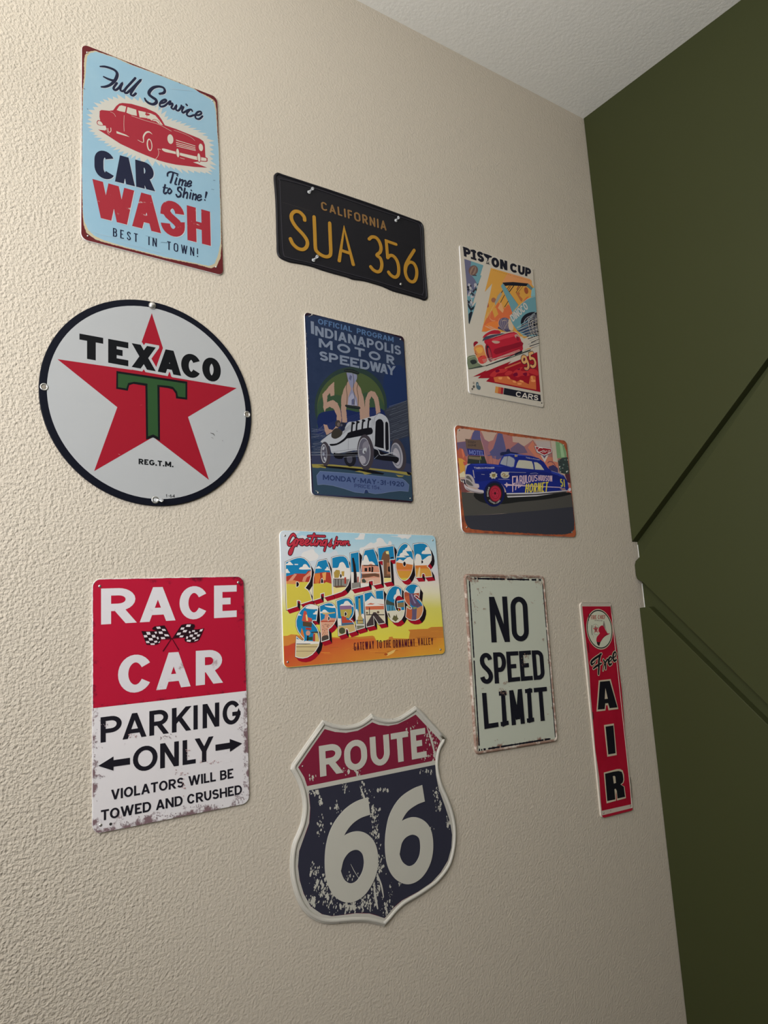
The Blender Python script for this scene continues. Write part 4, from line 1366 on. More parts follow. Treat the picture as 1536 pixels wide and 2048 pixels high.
    spots = [(690, 780, 60, 90, 22), (760, 980, 40, 110, 40), (770, 1150, 30, 150, 50), (800, 1400, 50, 140, 46), (770, 1620, 50, 110, 60), (700, 1730, 90, 70, 70), (560, 1760, 110, 50, 90), (380, 1690, 90, 90, 80),
             (300, 1560, 70, 90, 50), (250, 1440, 60, 70, 26), (230, 1720, 40, 60, 40), (860, 1780, 40, 60, 30), (1240, 330, 50, 90, 40), (1275, 440, 24, 60, 26), (1200, 480, 60, 30, 22), (1290, 800, 30, 90, 26),
             (1310, 900, 30, 40, 26), (240, 790, 60, 30, 18), (300, 860, 20, 70, 16), (510, 740, 30, 60, 14), (440, 920, 60, 60, 14), (610, 620, 30, 30, 16), (500, 610, 40, 40, 14), (240, 670, 40, 40, 10),
             (1090, 230, 60, 50, 12), (840, 766, 40, 16, 7), (1200, 600, 60, 40, 14), (320, 1090, 60, 110, 22), (550, 1500, 60, 60, 10), (900, 1640, 30, 90, 14), (985, 1560, 24, 20, 5), (1250, 1095, 40, 20, 5), (1390, 1040, 20, 60, 16)]
    for cx, cy, sx, sy, k in spots:
        for _ in range(k):
            c = s.m(g.gauss(cx, sx * .5), g.gauss(cy, sy * .5))
            r = abs(g.gauss(0, 1.0)) + .25
            it.append((rag(circle(c, r * .7, 8, r * g.uniform(.8, 1.8), g.uniform(-.5, .2)), r * .35, .6, g), wt))
    it += s.S([(1210, 230), (1245, 330), (1270, 430), (1272, 480)], wt, [1, 4, 3, 1], 4) + s.S([(640, 740), (670, 820), (680, 850)], wt, [1, 3.5, 1], 4)
    it += s.S([(560, 1400), (590, 1460), (628, 1520)], wt, [.4, .9, .5], 3)
    it += s.S([(785, 1480), (820, 1580), (840, 1680)], wt, [1, 3, 1.5], 3) + s.S([(755, 1560), (770, 1680), (790, 1780)], wt, [1, 4, 2], 3)
    s.part('paint_chips', it, mask=[f])
    dk = s.c(104, 100, 92)
    it = []
    for _ in range(46):
        t = g.random()
        i = int(t * len(o)) % len(o)
        x, y = s.inset(o, g.uniform(1, 8))[i]
        it.append((circle((x, y), g.uniform(.2, .7), 7), dk))
    for cx, cy in ((512, 232), (880, 168), (1080, 100), (1140, 85)):
        for _ in range(7):
            it.append((circle(s.m(g.gauss(cx, 16), g.gauss(cy, 7)), g.uniform(.3, .9), 7), dk))
    s.part('scuffs', it, h=.0031)
    s.nail(150, 565, 1.3)


shield()


# ---------------------------------------------------------------- no speed limit
def speed():
    s = Sign('tin_sign', 'narrow off-white tin sign reading NO SPEED LIMIT in tall black capitals',
             ((928.2, 1147.3), (1088.4, 1150.8), (951.2, 1510.1), (1116.2, 1482.9)), K['speed'])
    s.use(920, 1130, 5.252)
    pale = edge_worn('rusty_offwhite_paint', s.col(146, 148, 134), s.col(108, 84, 72), .075, 60, .34, .0)
    s.panel(s.rounded(s.q, 9), pale, edge_worn('rusty_edge', s.col(150, 140, 128), s.col(110, 88, 76), .2, 50, .3, .1),
            prof=[(0, .0004), (.3, .0022), (1.4, .0038), (2.6, .0042), (3.8, .0040), (5.2, HF), (6.0, HF)])
    bk = worn('worn_black_ink', s.col(18, 18, 24), s.col(52, 48, 46), 55, .66, .74)
    it = []
    g = random.Random(8)

    def line(a, b, w0, w1, breaks):
        n = 60
        pa = None
        for i in range(n):
            t0, t1 = i / n, (i + 1.02) / n
            if any(x <= (t0 + t1) / 2 <= y for x, y in breaks):
                continue
            p = [(a[0] + (b[0] - a[0]) * t, a[1] + (b[1] - a[1]) * t) for t in (t0, t1)]
            it.extend(s.S(p, bk, g.uniform(w0, w1), 0, False))
    line((98, 168), (205, 1958), 2.6, 3.1, ((.445, .46), (.72, .725), (.97, .98)))
    line((112, 141), (850, 157), 2.6, 4.0, ((.02, .05), (.08, .1), (.49, .52), (.84, .87), (.94, .96)))
    line((869, 198), (1003, 1808), 2.6, 3.1, ((.285, .305), (.62, .623), (.8, .803)))
    line((222, 1942), (950, 1826), 2.2, 3.6, ((.02, .03), (.06, .1), (.26, .285), (.46, .465), (.895, .92)))
    s.part('border_line', it)
    t, ty, r = .15, .118, .2

    def ch(cs):
        out = []
        for c, TL, TR, BL, BR, tt in cs:
            if c == 'i':     # capital I with serifs
                a = s.text('I', (TL[0] + (TR[0] - TL[0]) * .34, TL[1]), (TL[0] + (TR[0] - TL[0]) * .72, TR[1]), (BL[0] + (BR[0] - BL[0]) * .30, BL[1]), (BL[0] + (BR[0] - BL[0]) * .72, BR[1]), bk, tt)
                d = lambda p, q, k: (p[0] + (q[0] - p[0]) * k, p[1] + (q[1] - p[1]) * k)
                out += a
                for k in (.07, .93):
                    out += s.S([d(d(TL, BL, k), d(TR, BR, k), .13), d(d(TL, BL, k), d(TR, BR, k), .87)], bk, 7.0, 0, False)
            else:
                W = s.text(c, TL, TR, BL, BR, bk, tt, ty * tt / .15, r, boxes=[(TL[0], TR[0])])
                out += W
        return out
    s.part('raised_lettering', ch([('N', (303, 335), (490, 331), (331, 813), (521, 807), .145), ('O', (524, 333), (700, 333), (548, 804), (725, 800), .145)]), thick=.0007)
    s.part('raised_lettering', ch([('S', (202, 926), (331, 920), (214, 1252), (347, 1244), .18), ('P', (345, 919), (472, 914), (365, 1245), (494, 1235), .18), ('E', (482, 911), (607, 905), (504, 1231), (630, 1217), .175),
                                   ('E', (616, 905), (739, 897), (640, 1219), (762, 1207), .18), ('D', (750, 898), (866, 893), (775, 1208), (890, 1198), .18)]), thick=.0007)
    s.part('raised_lettering', ch([('L', (229, 1344), (370, 1340), (256, 1723), (402, 1698), .165), ('i', (392, 1326), (496, 1318), (414, 1700), (523, 1678), .165), ('M', (514, 1318), (646, 1301), (543, 1683), (678, 1664), .16),
                                   ('i', (667, 1302), (766, 1291), (690, 1660), (789, 1646), .165), ('T', (772, 1292), (906, 1279), (796, 1645), (936, 1628), .165)]), thick=.0007)
    rs = s.c(120, 96, 82)
    sp = []
    for cx, cy, sx, sy, n in ((200, 270, 40, 50, 14), (160, 440, 40, 60, 16), (150, 610, 14, 20, 6), (240, 460, 20, 10, 4), (320, 290, 20, 20, 5), (760, 390, 20, 16, 5), (870, 780, 14, 20, 6), (470, 1240, 30, 30, 18), (430, 1320, 40, 40, 22),
                              (690, 960, 30, 50, 22), (660, 1030, 20, 40, 14), (920, 1560, 20, 16, 6), (850, 190, 30, 30, 16), (130, 150, 30, 16, 14), (800, 240, 14, 10, 3), (380, 1830, 20, 14, 4), (230, 1300, 10, 10, 3), (460, 1340, 30, 20, 12)):
        for _ in range(n):
            sp.append((circle(s.m(g.gauss(cx, sx * .5), g.gauss(cy, sy * .5)), g.uniform(.25, .9), 7, g.uniform(.3, 1.3), g.uniform(0, 3)), rs))
    s.part('rust_spots', sp, h=HF + .0011)


speed()


# ---------------------------------------------------------------- postcard sign
def postcard():
    s = Sign('tin_sign', 'postcard tin sign with big picture-filled letters over a yellow and orange desert',
             ((559.2, 1060.6), (870.7, 1070.9), (567.6, 1336.3), (890.9, 1307.5)), K['post'])
    s.use(555, 1055, 8.533)
    c = s.c
    sky = [(0, s.col(196, 178, 70)), (.22, s.col(190, 178, 66)), (.42, s.col(186, 178, 84)), (.56, s.col(196, 188, 160)), (.68, s.col(190, 178, 174)), (.80, s.col(172, 184, 186)), (1.0, s.col(140, 172, 182))]
    bg = ramp_z('printed_desert_sky', sky, 0.0, .205, 0, .012)
    out = s.rounded(s.q, 8)
    s.panel(out, bg, M_EDGE)
    inn = s.inset(ccw(out), .9)
    it = []
    cl = c(192, 188, 182)
    it += s.P([(60, 60), (380, 72), (330, 110), (330, 180), (420, 130), (520, 180), (500, 200), (620, 330), (640, 420), (700, 470), (800, 430), (900, 440), (960, 390), (1010, 400), (1050, 470), (1160, 480), (1200, 600), (800, 800), (60, 760), (60, 200)], c(176, 180, 182), 3)
    it += s.P([(420, 440), (500, 400), (600, 370), (640, 420), (700, 480), (640, 560), (420, 560)], cl, 3)
    it += s.P([(1310, 190), (1370, 170), (1400, 120), (1400, 96), (1500, 96), (1475, 205), (1340, 208)], cl)
    it += s.P([(1400, 420), (1410, 350), (1480, 330), (1560, 270), (1600, 255), (1640, 270), (1690, 240), (1690, 200), (1740, 175), (1800, 200), (1830, 250), (1880, 290), (1900, 240), (1930, 235), (1950, 280), (1900, 330), (1700, 400), (1440, 480)], cl, 3)
    it += s.P([(1930, 150), (1960, 145), (2040, 150), (2060, 140), (2060, 118), (2280, 128), (2260, 170), (2220, 200), (2180, 180), (2120, 195), (2090, 170)], cl, 2)
    # mesas
    o1, o2, o3 = c(178, 98, 42), c(186, 110, 40), c(172, 76, 40)
    it += s.P([(60, 1852), (170, 1848), (230, 1822), (330, 1830), (420, 1862), (460, 1900), (300, 1960), (240, 1980), (180, 2010), (60, 2020)], c(180, 112, 50))
    it += s.P([(60, 2012), (180, 2010), (250, 1970), (330, 1930), (420, 1900), (700, 1890), (940, 1870), (1100, 1880), (1320, 1862), (1400, 1866), (1620, 1846), (1650, 1860), (1690, 1940), (1760, 1960), (1900, 1900), (1900, 1870), (1960, 1862),
               (1975, 1890), (2240, 1900), (2260, 1780), (2228, 1746), (2400, 1735), (2560, 1730), (2620, 1700), (2900, 1690), (2900, 2500), (60, 2500)], c(172, 108, 46))
    grd = ramp_z('printed_desert_ground', [(0, s.col(190, 138, 46)), (.5, s.col(182, 108, 44)), (1, s.col(170, 66, 42))], -.02, .075, -.28, .03)
    it += s.P([(60, 2030), (180, 2016), (260, 1980), (420, 1930), (700, 1920), (940, 1890), (1300, 1905), (1640, 1890), (1700, 1960), (2000, 1985), (2230, 1940), (2300, 1900), (2900, 1880), (2900, 2520), (60, 2520)], grd, 0)
    g = random.Random(5)
    for k in range(26):
        x, y = g.uniform(500, 2700), g.uniform(1930, 2180)
        if x > 2300:
            y = g.uniform(1770, 2000)
        it += s.S([(x, y), (x + g.uniform(60, 220), y - g.uniform(-6, 18))], g.choice([c(160, 84, 40), c(190, 124, 50), c(150, 82, 34)]), g.uniform(.3, .9), 2)
    it += s.P([(1830, 2180), (1900, 2130), (1960, 2100), (2020, 2080), (1980, 2140), (1880, 2190)], c(198, 162, 92)) + s.E((1850, 2165), 30, 18, c(150, 70, 30))
    s.part('desert_picture', it, mask=[inn])
    # the two big words
    blue, b2, wt = c(24, 108, 148), c(52, 128, 156), c(198, 192, 182)
    yl, yl2, rd, orr, dk = c(180, 164, 62), c(200, 186, 120), c(150, 52, 40), c(182, 104, 48), c(34, 28, 28)
    pk, tan, brn, gray = c(184, 124, 100), c(176, 150, 96), c(96, 66, 50), c(120, 116, 108)
    crim = c(140, 18, 34)
    ex = c(26, 18, 22)
    R2 = lambda p: [(x + 1365, y) for x, y in p]
    R3_ = lambda p: [(x, y + 1152) for x, y in p]
    R4 = lambda p: [(x + 1365, y + 896) for x, y in p]

    def cloud(cx, cy, w, h):
        return [(cx - w, cy + h), (cx - w * .85, cy + h * .2), (cx - w * .5, cy), (cx - w * .3, cy - h * .8), (cx + w * .1, cy - h), (cx + w * .4, cy - h * .5), (cx + w * .6, cy + h * .1), (cx + w, cy + h * .7), (cx + w * .9, cy + h)]

    def word(name, letters):
        allp = []
        blk = []
        faces = []
        D = (52, 70)
        for olin, smooth, holes, pics in letters:
            o = catmull(olin, True, 3) if smooth else olin
            n = len(o)
            sg = 1 if area(o) > 0 else -1
            for i in range(n):
                a, b = o[i], o[(i + 1) % n]
                dx, dy = b[0] - a[0], b[1] - a[1]
                nx, ny = dy * sg, -dx * sg              # outward in y-down crop coordinates
                L = math.hypot(nx, ny) or 1
                nx, ny = nx / L, ny / L
                if nx * D[0] + ny * D[1] <= 0:
                    continue
                mt = crim if ny > .62 else ex
                blk.append((ny, s.P([a, b, (b[0] + D[0], b[1] + D[1]), (a[0] + D[0], a[1] + D[1])], mt)))
        blk.sort(key=lambda t: t[0])
        base = [p for _, q in blk for p in q]
        for olin, smooth, holes, pics in letters:
            o = catmull(olin, True, 3) if smooth else olin
            po = s.pts(*o)
            base += [(r, ex) for r in ribbon(po, 2.1, None, True)]
            base.append((po, blue))
        s.part('letter_block', base, mask=[inn])
        hl = s.lev()
        for olin, smooth, holes, pics in letters:
            o = catmull(olin, True, 3) if smooth else olin
            po = s.pts(*o)
            it = [(po, blue)]
            for pts, mt, sm in pics:
                it += s.P(pts, mt, sm)
            for h in holes:
                hp = s.pts(*(catmull(h, True, 3) if smooth else h))
                it += [(r, wt) for r in ribbon(hp, 1.5, None, True)]
                it.append((hp, ex))
            it += [(r, wt) for r in ribbon(po, 1.35, None, True)]
            s.part('picture_letter', it, mask=[po] + ribbon(po, 1.0, None, True), h=hl)
    big = lambda x0, y0, x1, y1: [(x0, y0), (x1, y0), (x1, y1), (x0, y1)]
    word('RADIATOR', [
        ([(135, 592), (250, 542), (340, 514), (400, 510), (450, 524), (510, 570), (556, 640), (578, 730), (574, 830), (545, 925), (505, 985), (470, 1032), (520, 1066), (558, 1130), (578, 1210), (588, 1246), (395, 1308), (392, 1260), (365, 1245), (335, 1247),
          (335, 1344), (155, 1402), (148, 1200), (140, 900)], 0, [[(322, 934), (346, 930), (366, 962), (360, 992), (342, 1010), (322, 1012)]],
         [(cloud(470, 670, 95, 45), wt, 3), (cloud(205, 610, 60, 30), wt, 3), (cloud(160, 740, 50, 35), wt, 3), (big(290, 622, 350, 640), wt, 0),
          ([(130, 840), (270, 800), (300, 785), (480, 790), (520, 740), (600, 730), (600, 960), (130, 960)], rd, 0), ([(160, 940), (250, 830), (290, 790), (330, 800), (260, 900), (240, 940)], pk, 0),
          ([(420, 920), (440, 850), (500, 800), (560, 740), (600, 800), (500, 850), (470, 930)], pk, 0), ([(130, 940), (300, 930), (600, 930), (640, 1420), (130, 1420)], yl, 0), ([(130, 920), (280, 900), (400, 930), (330, 970), (150, 960)], c(186, 120, 70), 0)]),
        ([(605, 1248), (605, 1000), (612, 860), (638, 720), (688, 576), (760, 555), (835, 540), (872, 640), (905, 760), (925, 880), (938, 1148), (797, 1190), (795, 1117), (735, 1133), (737, 1206)], 0,
         [[(740, 946), (745, 885), (760, 870), (775, 898), (779, 946)]],
         [(cloud(700, 680, 50, 20), wt, 3), (cloud(850, 700, 40, 30), wt, 3), ([(600, 790), (800, 760), (950, 770), (950, 980), (600, 980)], rd, 0), ([(630, 790), (720, 780), (730, 850), (700, 960), (640, 950)], orr, 0), ([(760, 780), (830, 760), (820, 900), (780, 900)], c(196, 140, 80), 0),
          ([(600, 960), (800, 950), (830, 930), (950, 970), (950, 1260), (600, 1260)], yl, 0)]),
        ([(925, 516), (1000, 495), (1065, 484), (1125, 486), (1175, 515), (1210, 580), (1232, 680), (1240, 790), (1230, 900), (1200, 985), (1150, 1055), (1090, 1098), (947, 1146), (935, 800)], 0,
         [[(1066, 800), (1082, 795), (1095, 820), (1092, 850), (1068, 862)]],
         [(cloud(1100, 680, 130, 90), wt, 3), (big(920, 690, 1240, 900), wt, 0), ([(960, 770), (1000, 720), (1060, 730), (1070, 790), (1040, 860), (970, 860)], c(150, 124, 60), 0), ([(1090, 750), (1140, 745), (1135, 830), (1095, 830)], c(160, 130, 60), 0),
          (big(950, 880, 1240, 1000), gray, 0), (big(985, 880, 995, 1020), dk, 0), (big(1030, 880, 1042, 1020), dk, 0), (big(1080, 890, 1090, 1010), dk, 0), (big(1140, 850, 1170, 960), rd, 0), (big(950, 872, 1140, 884), brn, 0), (big(920, 1010, 1260, 1200), yl2, 0), ([(950, 1000), (1110, 990), (1200, 1010), (1000, 1030)], brn, 0)]),
        ([(1240, 440), (1387, 412), (1398, 700), (1414, 1020), (1264, 1056), (1250, 700)], 0, [],
         [(big(1240, 760, 1420, 960), wt, 0), ([(1270, 520), (1300, 515), (1330, 640), (1350, 800), (1360, 1000), (1300, 1010), (1300, 800), (1285, 640)], dk, 0), (big(1360, 840, 1385, 1000), c(150, 70, 60), 0), ([(1240, 950), (1420, 930), (1420, 1060), (1240, 1060)], gray, 0)]),
        (R2([(45, 1026), (47, 860), (54, 720), (80, 540), (122, 386), (275, 360), (320, 470), (355, 600), (378, 740), (392, 860), (400, 956), (268, 984), (262, 902), (188, 918), (190, 994)]), 0, [],
         [(R2(cloud(140, 560, 90, 90)), wt, 3), (R2(cloud(230, 640, 130, 60)), wt, 3), (R2([(70, 640), (180, 640), (230, 615), (280, 650), (380, 670), (400, 860), (70, 880)]), pk, 0), (R2(big(120, 690, 165, 750)), dk, 0), (R2(big(190, 680, 225, 750)), dk, 0), (R2([(240, 660), (270, 680), (265, 760), (235, 760)]), dk, 0),
          (R2(big(60, 765, 380, 778)), wt, 0), (R2([(70, 800), (180, 790), (300, 780), (370, 800), (370, 850), (280, 830), (190, 850), (80, 860)]), brn, 0), (R2(big(100, 640, 360, 655)), dk, 0), (R2([(40, 870), (400, 850), (420, 1040), (40, 1040)]), c(190, 150, 128), 0), (R2([(70, 890), (110, 870), (150, 920), (130, 945), (80, 940)]), c(60, 66, 58), 0), (R2([(40, 950), (190, 950), (190, 1040), (40, 1040)]), wt, 0)]),
        (R2([(343, 348), (480, 328), (615, 310), (635, 544), (552, 552), (565, 740), (577, 920), (448, 944), (434, 562), (360, 574)]), 0, [],
         [(R2([(400, 560), (430, 440), (470, 395), (520, 395), (540, 440), (560, 560), (580, 950), (440, 950)]), c(104, 74, 54), 0), (R2([(480, 410), (530, 400), (535, 460), (490, 450)]), yl2, 0), (R2(big(500, 600, 560, 800)), c(150, 100, 70), 0), (R2([(520, 670), (560, 660), (560, 760), (520, 750)]), dk, 0), (R2([(440, 850), (600, 840), (600, 960), (440, 960)]), yl2, 0), (R2(big(440, 842, 600, 858)), dk, 0), (R2([(560, 510), (615, 500), (615, 520), (570, 530)]), dk, 0)]),
        (circle((2168, 591), 150, 44, 316, .03), 0, [circle((2166, 622), 22, 16, 38)],
         [(R2(cloud(800, 430, 75, 50)), wt, 3), (R2(cloud(880, 340, 70, 60)), wt, 3), (R2(cloud(750, 490, 80, 20)), wt, 3), (R2([(640, 600), (720, 540), (780, 570), (850, 510), (900, 500), (960, 570), (960, 660), (640, 660)]), wt, 0), (R2([(640, 590), (960, 640), (960, 760), (640, 760)]), orr, 0), (R2(big(640, 716, 970, 740)), c(190, 116, 80), 0), (R2(big(640, 740, 970, 940)), c(184, 130, 50), 0), (R2(big(640, 860, 970, 940)), yl, 0)]),
        (R2([(950, 286), (1060, 266), (1120, 268), (1170, 284), (1220, 340), (1252, 420), (1264, 500), (1258, 560), (1230, 612), (1188, 660), (1232, 700), (1258, 750), (1275, 836), (1152, 850), (1146, 800), (1125, 784), (1102, 794), (1100, 850), (995, 856), (968, 560)]), 0, [R2([(1090, 565), (1108, 562), (1120, 585), (1114, 606), (1092, 616)])],
         [(R2(cloud(1190, 390, 90, 60)), wt, 3), (R2([(970, 640), (990, 480), (1030, 450), (1080, 480), (1100, 560), (1170, 510), (1260, 480), (1270, 660), (970, 660)]), wt, 2), (R2([(1080, 470), (1150, 480), (1170, 520), (1110, 540)]), blue, 0), (R2([(960, 650), (1290, 640), (1290, 720), (960, 740)]), orr, 0), (R2([(960, 700), (1290, 700), (1290, 870), (960, 870)]), c(184, 134, 60), 0), (R2([(1050, 680), (1070, 680), (1060, 860), (1010, 860)]), c(196, 170, 130), 0)]),
    ])
    word('SPRINGS', [
        (R3_([(692, 200), (650, 178), (600, 165), (545, 162), (475, 188), (400, 255), (345, 340), (315, 440), (318, 530), (350, 620), (410, 705), (448, 745), (448, 775), (420, 782), (370, 750), (320, 705), (310, 880), (305, 1050), (360, 1070), (430, 1078), (510, 1062), (590, 1015), (650, 950), (698, 870), (718, 770),
               (706, 650), (675, 570), (628, 505), (590, 465), (600, 436), (635, 432), (660, 440)]), 0, [],
         [(R3_([(470, 220), (560, 170), (700, 190), (690, 240), (560, 240)]), wt, 2), (R3_(cloud(350, 330, 60, 20)), wt, 3), (R3_(cloud(660, 300, 50, 30)), wt, 3), (R3_([(415, 440), (450, 270), (490, 280), (515, 380), (585, 400), (590, 450), (520, 470)]), c(172, 70, 54), 0), (R3_([(480, 340), (500, 330), (520, 440), (490, 440)]), yl2, 0),
          (R3_([(430, 450), (590, 470), (580, 550), (430, 530)]), c(74, 60, 44), 0), (R3_([(480, 555), (580, 560), (570, 600), (480, 590)]), rd, 0), (R3_([(570, 630), (700, 620), (720, 650), (580, 650)]), c(60, 60, 56), 0), (R3_(circle((520, 650), 38, 16, 44)), c(176, 130, 110), 0), (R3_([(505, 690), (530, 690), (525, 830), (490, 830)]), dk, 0),
          (R3_([(390, 660), (410, 560), (430, 600), (460, 720), (440, 740)]), orr, 0), (R3_([(620, 650), (680, 650), (720, 810), (600, 810)]), c(186, 160, 90), 0), (R3_([(610, 660), (640, 660), (640, 810), (600, 810)]), rd, 0), (R3_([(520, 720), (600, 710), (600, 770), (530, 770)]), c(40, 66, 44), 0),
          (R3_([(300, 740), (460, 790), (480, 780), (740, 800), (740, 860), (300, 870)]), wt, 0), (R3_(big(320, 830, 560, 842)), dk, 0), (R3_([(300, 850), (740, 830), (740, 1100), (300, 1100)]), c(178, 160, 116), 0), (R3_(big(310, 880, 680, 888)), brn, 0), (R3_(big(310, 955, 640, 961)), brn, 0)]),
        (R3_([(715, 186), (800, 150), (870, 132), (920, 138), (965, 170), (1000, 240), (1010, 330), (1000, 420), (965, 490), (920, 545), (868, 582), (874, 670), (880, 758), (748, 800), (738, 600), (728, 400)]), 0, [R3_([(862, 380), (876, 366), (888, 392), (884, 420), (864, 436)])],
         [(R3_([(800, 180), (940, 190), (1000, 160), (1000, 220), (860, 210)]), wt, 2), (R3_(cloud(800, 280, 80, 30)), wt, 3), (R3_([(760, 300), (880, 300), (980, 290), (980, 310), (850, 330), (780, 330)]), tan, 0), (R3_([(810, 330), (860, 330), (900, 390), (1010, 400), (1010, 600), (720, 600), (740, 440), (800, 400)]), pk, 0), (R3_(big(720, 440, 1010, 458)), rd, 0), (R3_([(720, 470), (1000, 450), (1000, 800), (720, 800)]), c(186, 138, 112), 0), (R3_([(755, 720), (800, 690), (860, 690), (870, 760), (760, 790)]), c(66, 58, 52), 2)]
         + [(R3_(circle((random.Random(k).uniform(760, 940), random.Random(k + 50).uniform(490, 690)), 9, 7, 5)), c(120, 76, 60), 0) for k in range(44)]),
        (R3_([(1005, 100), (1090, 66), (1160, 50), (1220, 56), (1265, 90), (1298, 160), (1308, 250), (1295, 330), (1265, 385), (1230, 415), (1275, 440), (1310, 495), (1325, 550), (1335, 612), (1212, 652), (1205, 600), (1185, 576), (1164, 580), (1164, 656), (1040, 695), (1025, 400)]), 0, [R3_([(1146, 300), (1162, 290), (1180, 318), (1174, 346), (1148, 362)])],
         [(R3_(cloud(1180, 150, 110, 50)), wt, 3), (R3_([(1060, 190), (1260, 180), (1270, 300), (1220, 400), (1080, 360)]), c(160, 140, 66), 0), (R3_([(1060, 185), (1260, 180), (1265, 240), (1070, 250)]), c(124, 92, 120), 0), (R3_([(1090, 360), (1160, 370), (1180, 420), (1290, 440), (1300, 470), (1100, 480)]), c(160, 62, 44), 0), (R3_(big(1060, 490, 1340, 505)), brn, 0), (R3_([(1030, 400), (1085, 400), (1090, 520), (1040, 520)]), wt, 0), (R3_([(1030, 530), (1340, 500), (1340, 700), (1030, 700)]), tan, 0), (R3_(circle((1100, 610), 54, 16, 56)), c(66, 70, 48), 0)]),
        (R3_([(1313, 22), (1464, -14), (1475, 280), (1485, 556), (1350, 598), (1330, 300)]), 0, [],
         [(R3_(cloud(1350, 330, 60, 90)), wt, 3), (R3_(cloud(1450, 360, 50, 40)), wt, 3), (R3_([(1380, 60), (1408, 60), (1430, 360), (1455, 400), (1465, 480), (1360, 490), (1370, 380), (1384, 350)]), c(160, 140, 84), 0), (R3_(big(1392, 80, 1400, 350)), c(120, 96, 60), 0), (R3_(circle((1392, 42), 14, 10)), dk, 0), (R3_(big(1350, 430, 1470, 442)), brn, 0), (R3_([(1340, 490), (1490, 480), (1490, 600), (1340, 600)]), c(104, 104, 84), 0), (R3_(big(1350, 500, 1480, 520)), wt, 0)]),
        (R4([(110, 226), (235, 198), (275, 260), (318, 325), (303, 184), (440, 170), (455, 450), (472, 734), (356, 756), (318, 690), (272, 618), (284, 774), (150, 806), (130, 500)]), 0, [],
         [(R4([(120, 380), (200, 320), (240, 270), (300, 320), (450, 330), (460, 420), (120, 430)]), wt, 2), (R4([(130, 430), (230, 390), (240, 400), (400, 410), (460, 420), (460, 520), (130, 520)]), c(178, 92, 64), 0), (R4([(130, 420), (260, 420), (300, 400), (450, 430), (450, 440), (130, 450)]), wt, 0), (R4([(120, 510), (480, 500), (480, 820), (120, 820)]), c(188, 178, 152), 0),
          (R4([(270, 550), (310, 550), (480, 740), (360, 780), (150, 820), (150, 760)]), c(62, 52, 52), 0), (R4(big(130, 585, 470, 600)), dk, 0), (R4(big(196, 470, 208, 590)), dk, 0), (R4(circle((350, 550), 22, 12)), c(90, 70, 56), 0), (R4(circle((160, 560), 18, 12)), c(90, 80, 60), 0)]),
        (R4([(752, 150), (700, 112), (640, 98), (585, 118), (530, 180), (492, 270), (476, 380), (490, 510), (522, 615), (570, 685), (630, 722), (690, 718), (750, 672), (790, 600), (804, 520), (795, 338), (672, 360), (678, 470), (740, 480), (738, 525), (700, 545), (660, 515), (638, 450), (632, 370), (645, 310), (680, 268), (720, 262), (752, 285)]), 0, [],
         [(R4(cloud(690, 240, 70, 90)), wt, 3), (R4([(480, 350), (500, 330), (540, 360), (640, 400), (640, 450), (480, 420)]), c(60, 66, 58), 0), (R4([(480, 420), (640, 440), (640, 520), (480, 520)]), c(64, 120, 140), 0), (R4(big(540, 440, 548, 530)), dk, 0), (R4(big(590, 440, 598, 530)), dk, 0), (R4([(680, 390), (800, 380), (800, 460), (680, 470)]), c(120, 100, 66), 0), (R4([(480, 530), (810, 510), (810, 740), (480, 740)]), c(188, 182, 160), 0), (R4([(590, 670), (620, 600), (650, 620), (665, 580), (680, 640), (700, 660), (650, 710)]), c(84, 80, 50), 0), (R4([(510, 560), (540, 570), (560, 640), (540, 650)]), c(84, 80, 50), 0)]),
        (R4([(1066, 150), (1040, 108), (1000, 78), (955, 66), (905, 72), (850, 100), (808, 155), (790, 225), (795, 310), (825, 385), (870, 435), (915, 465), (922, 486), (900, 494), (868, 480), (836, 450), (828, 540), (820, 630), (860, 665), (920, 688), (985, 688), (1050, 662), (1095, 600), (1118, 520), (1118, 450), (1095, 390), (1050, 340),
              (1000, 300), (968, 275), (975, 258), (1005, 258), (1035, 280), (1050, 308)]), 0, [],
         [(R4([(780, 150), (850, 190), (880, 220), (960, 230), (1000, 120), (1080, 130), (1060, 260), (780, 240)]), wt, 2), (R4([(850, 100), (980, 90), (990, 130), (950, 200), (880, 210), (840, 150)]), blue, 2), (R4([(780, 230), (820, 200), (900, 230), (960, 230), (1050, 220), (1050, 330), (780, 330)]), c(150, 72, 50), 0), (R4([(880, 225), (960, 240), (1000, 330), (1090, 440), (1010, 470), (920, 430), (880, 330)]), c(82, 66, 90), 0),
          (R4([(780, 300), (880, 260), (900, 440), (940, 520), (920, 700), (800, 700), (820, 450)]), c(166, 84, 54), 0), (R4([(930, 460), (1010, 470), (1000, 600), (1010, 690), (930, 690)]), c(86, 76, 98), 0), (R4([(1010, 480), (1120, 430), (1130, 600), (1060, 690), (1000, 690)]), c(176, 118, 74), 0), (R4([(940, 470), (1000, 460), (1020, 480), (960, 500)]), c(120, 130, 70), 0), (R4([(905, 240), (930, 240), (960, 330), (1000, 400), (970, 400)]), c(120, 112, 140), 0)]),
    ])
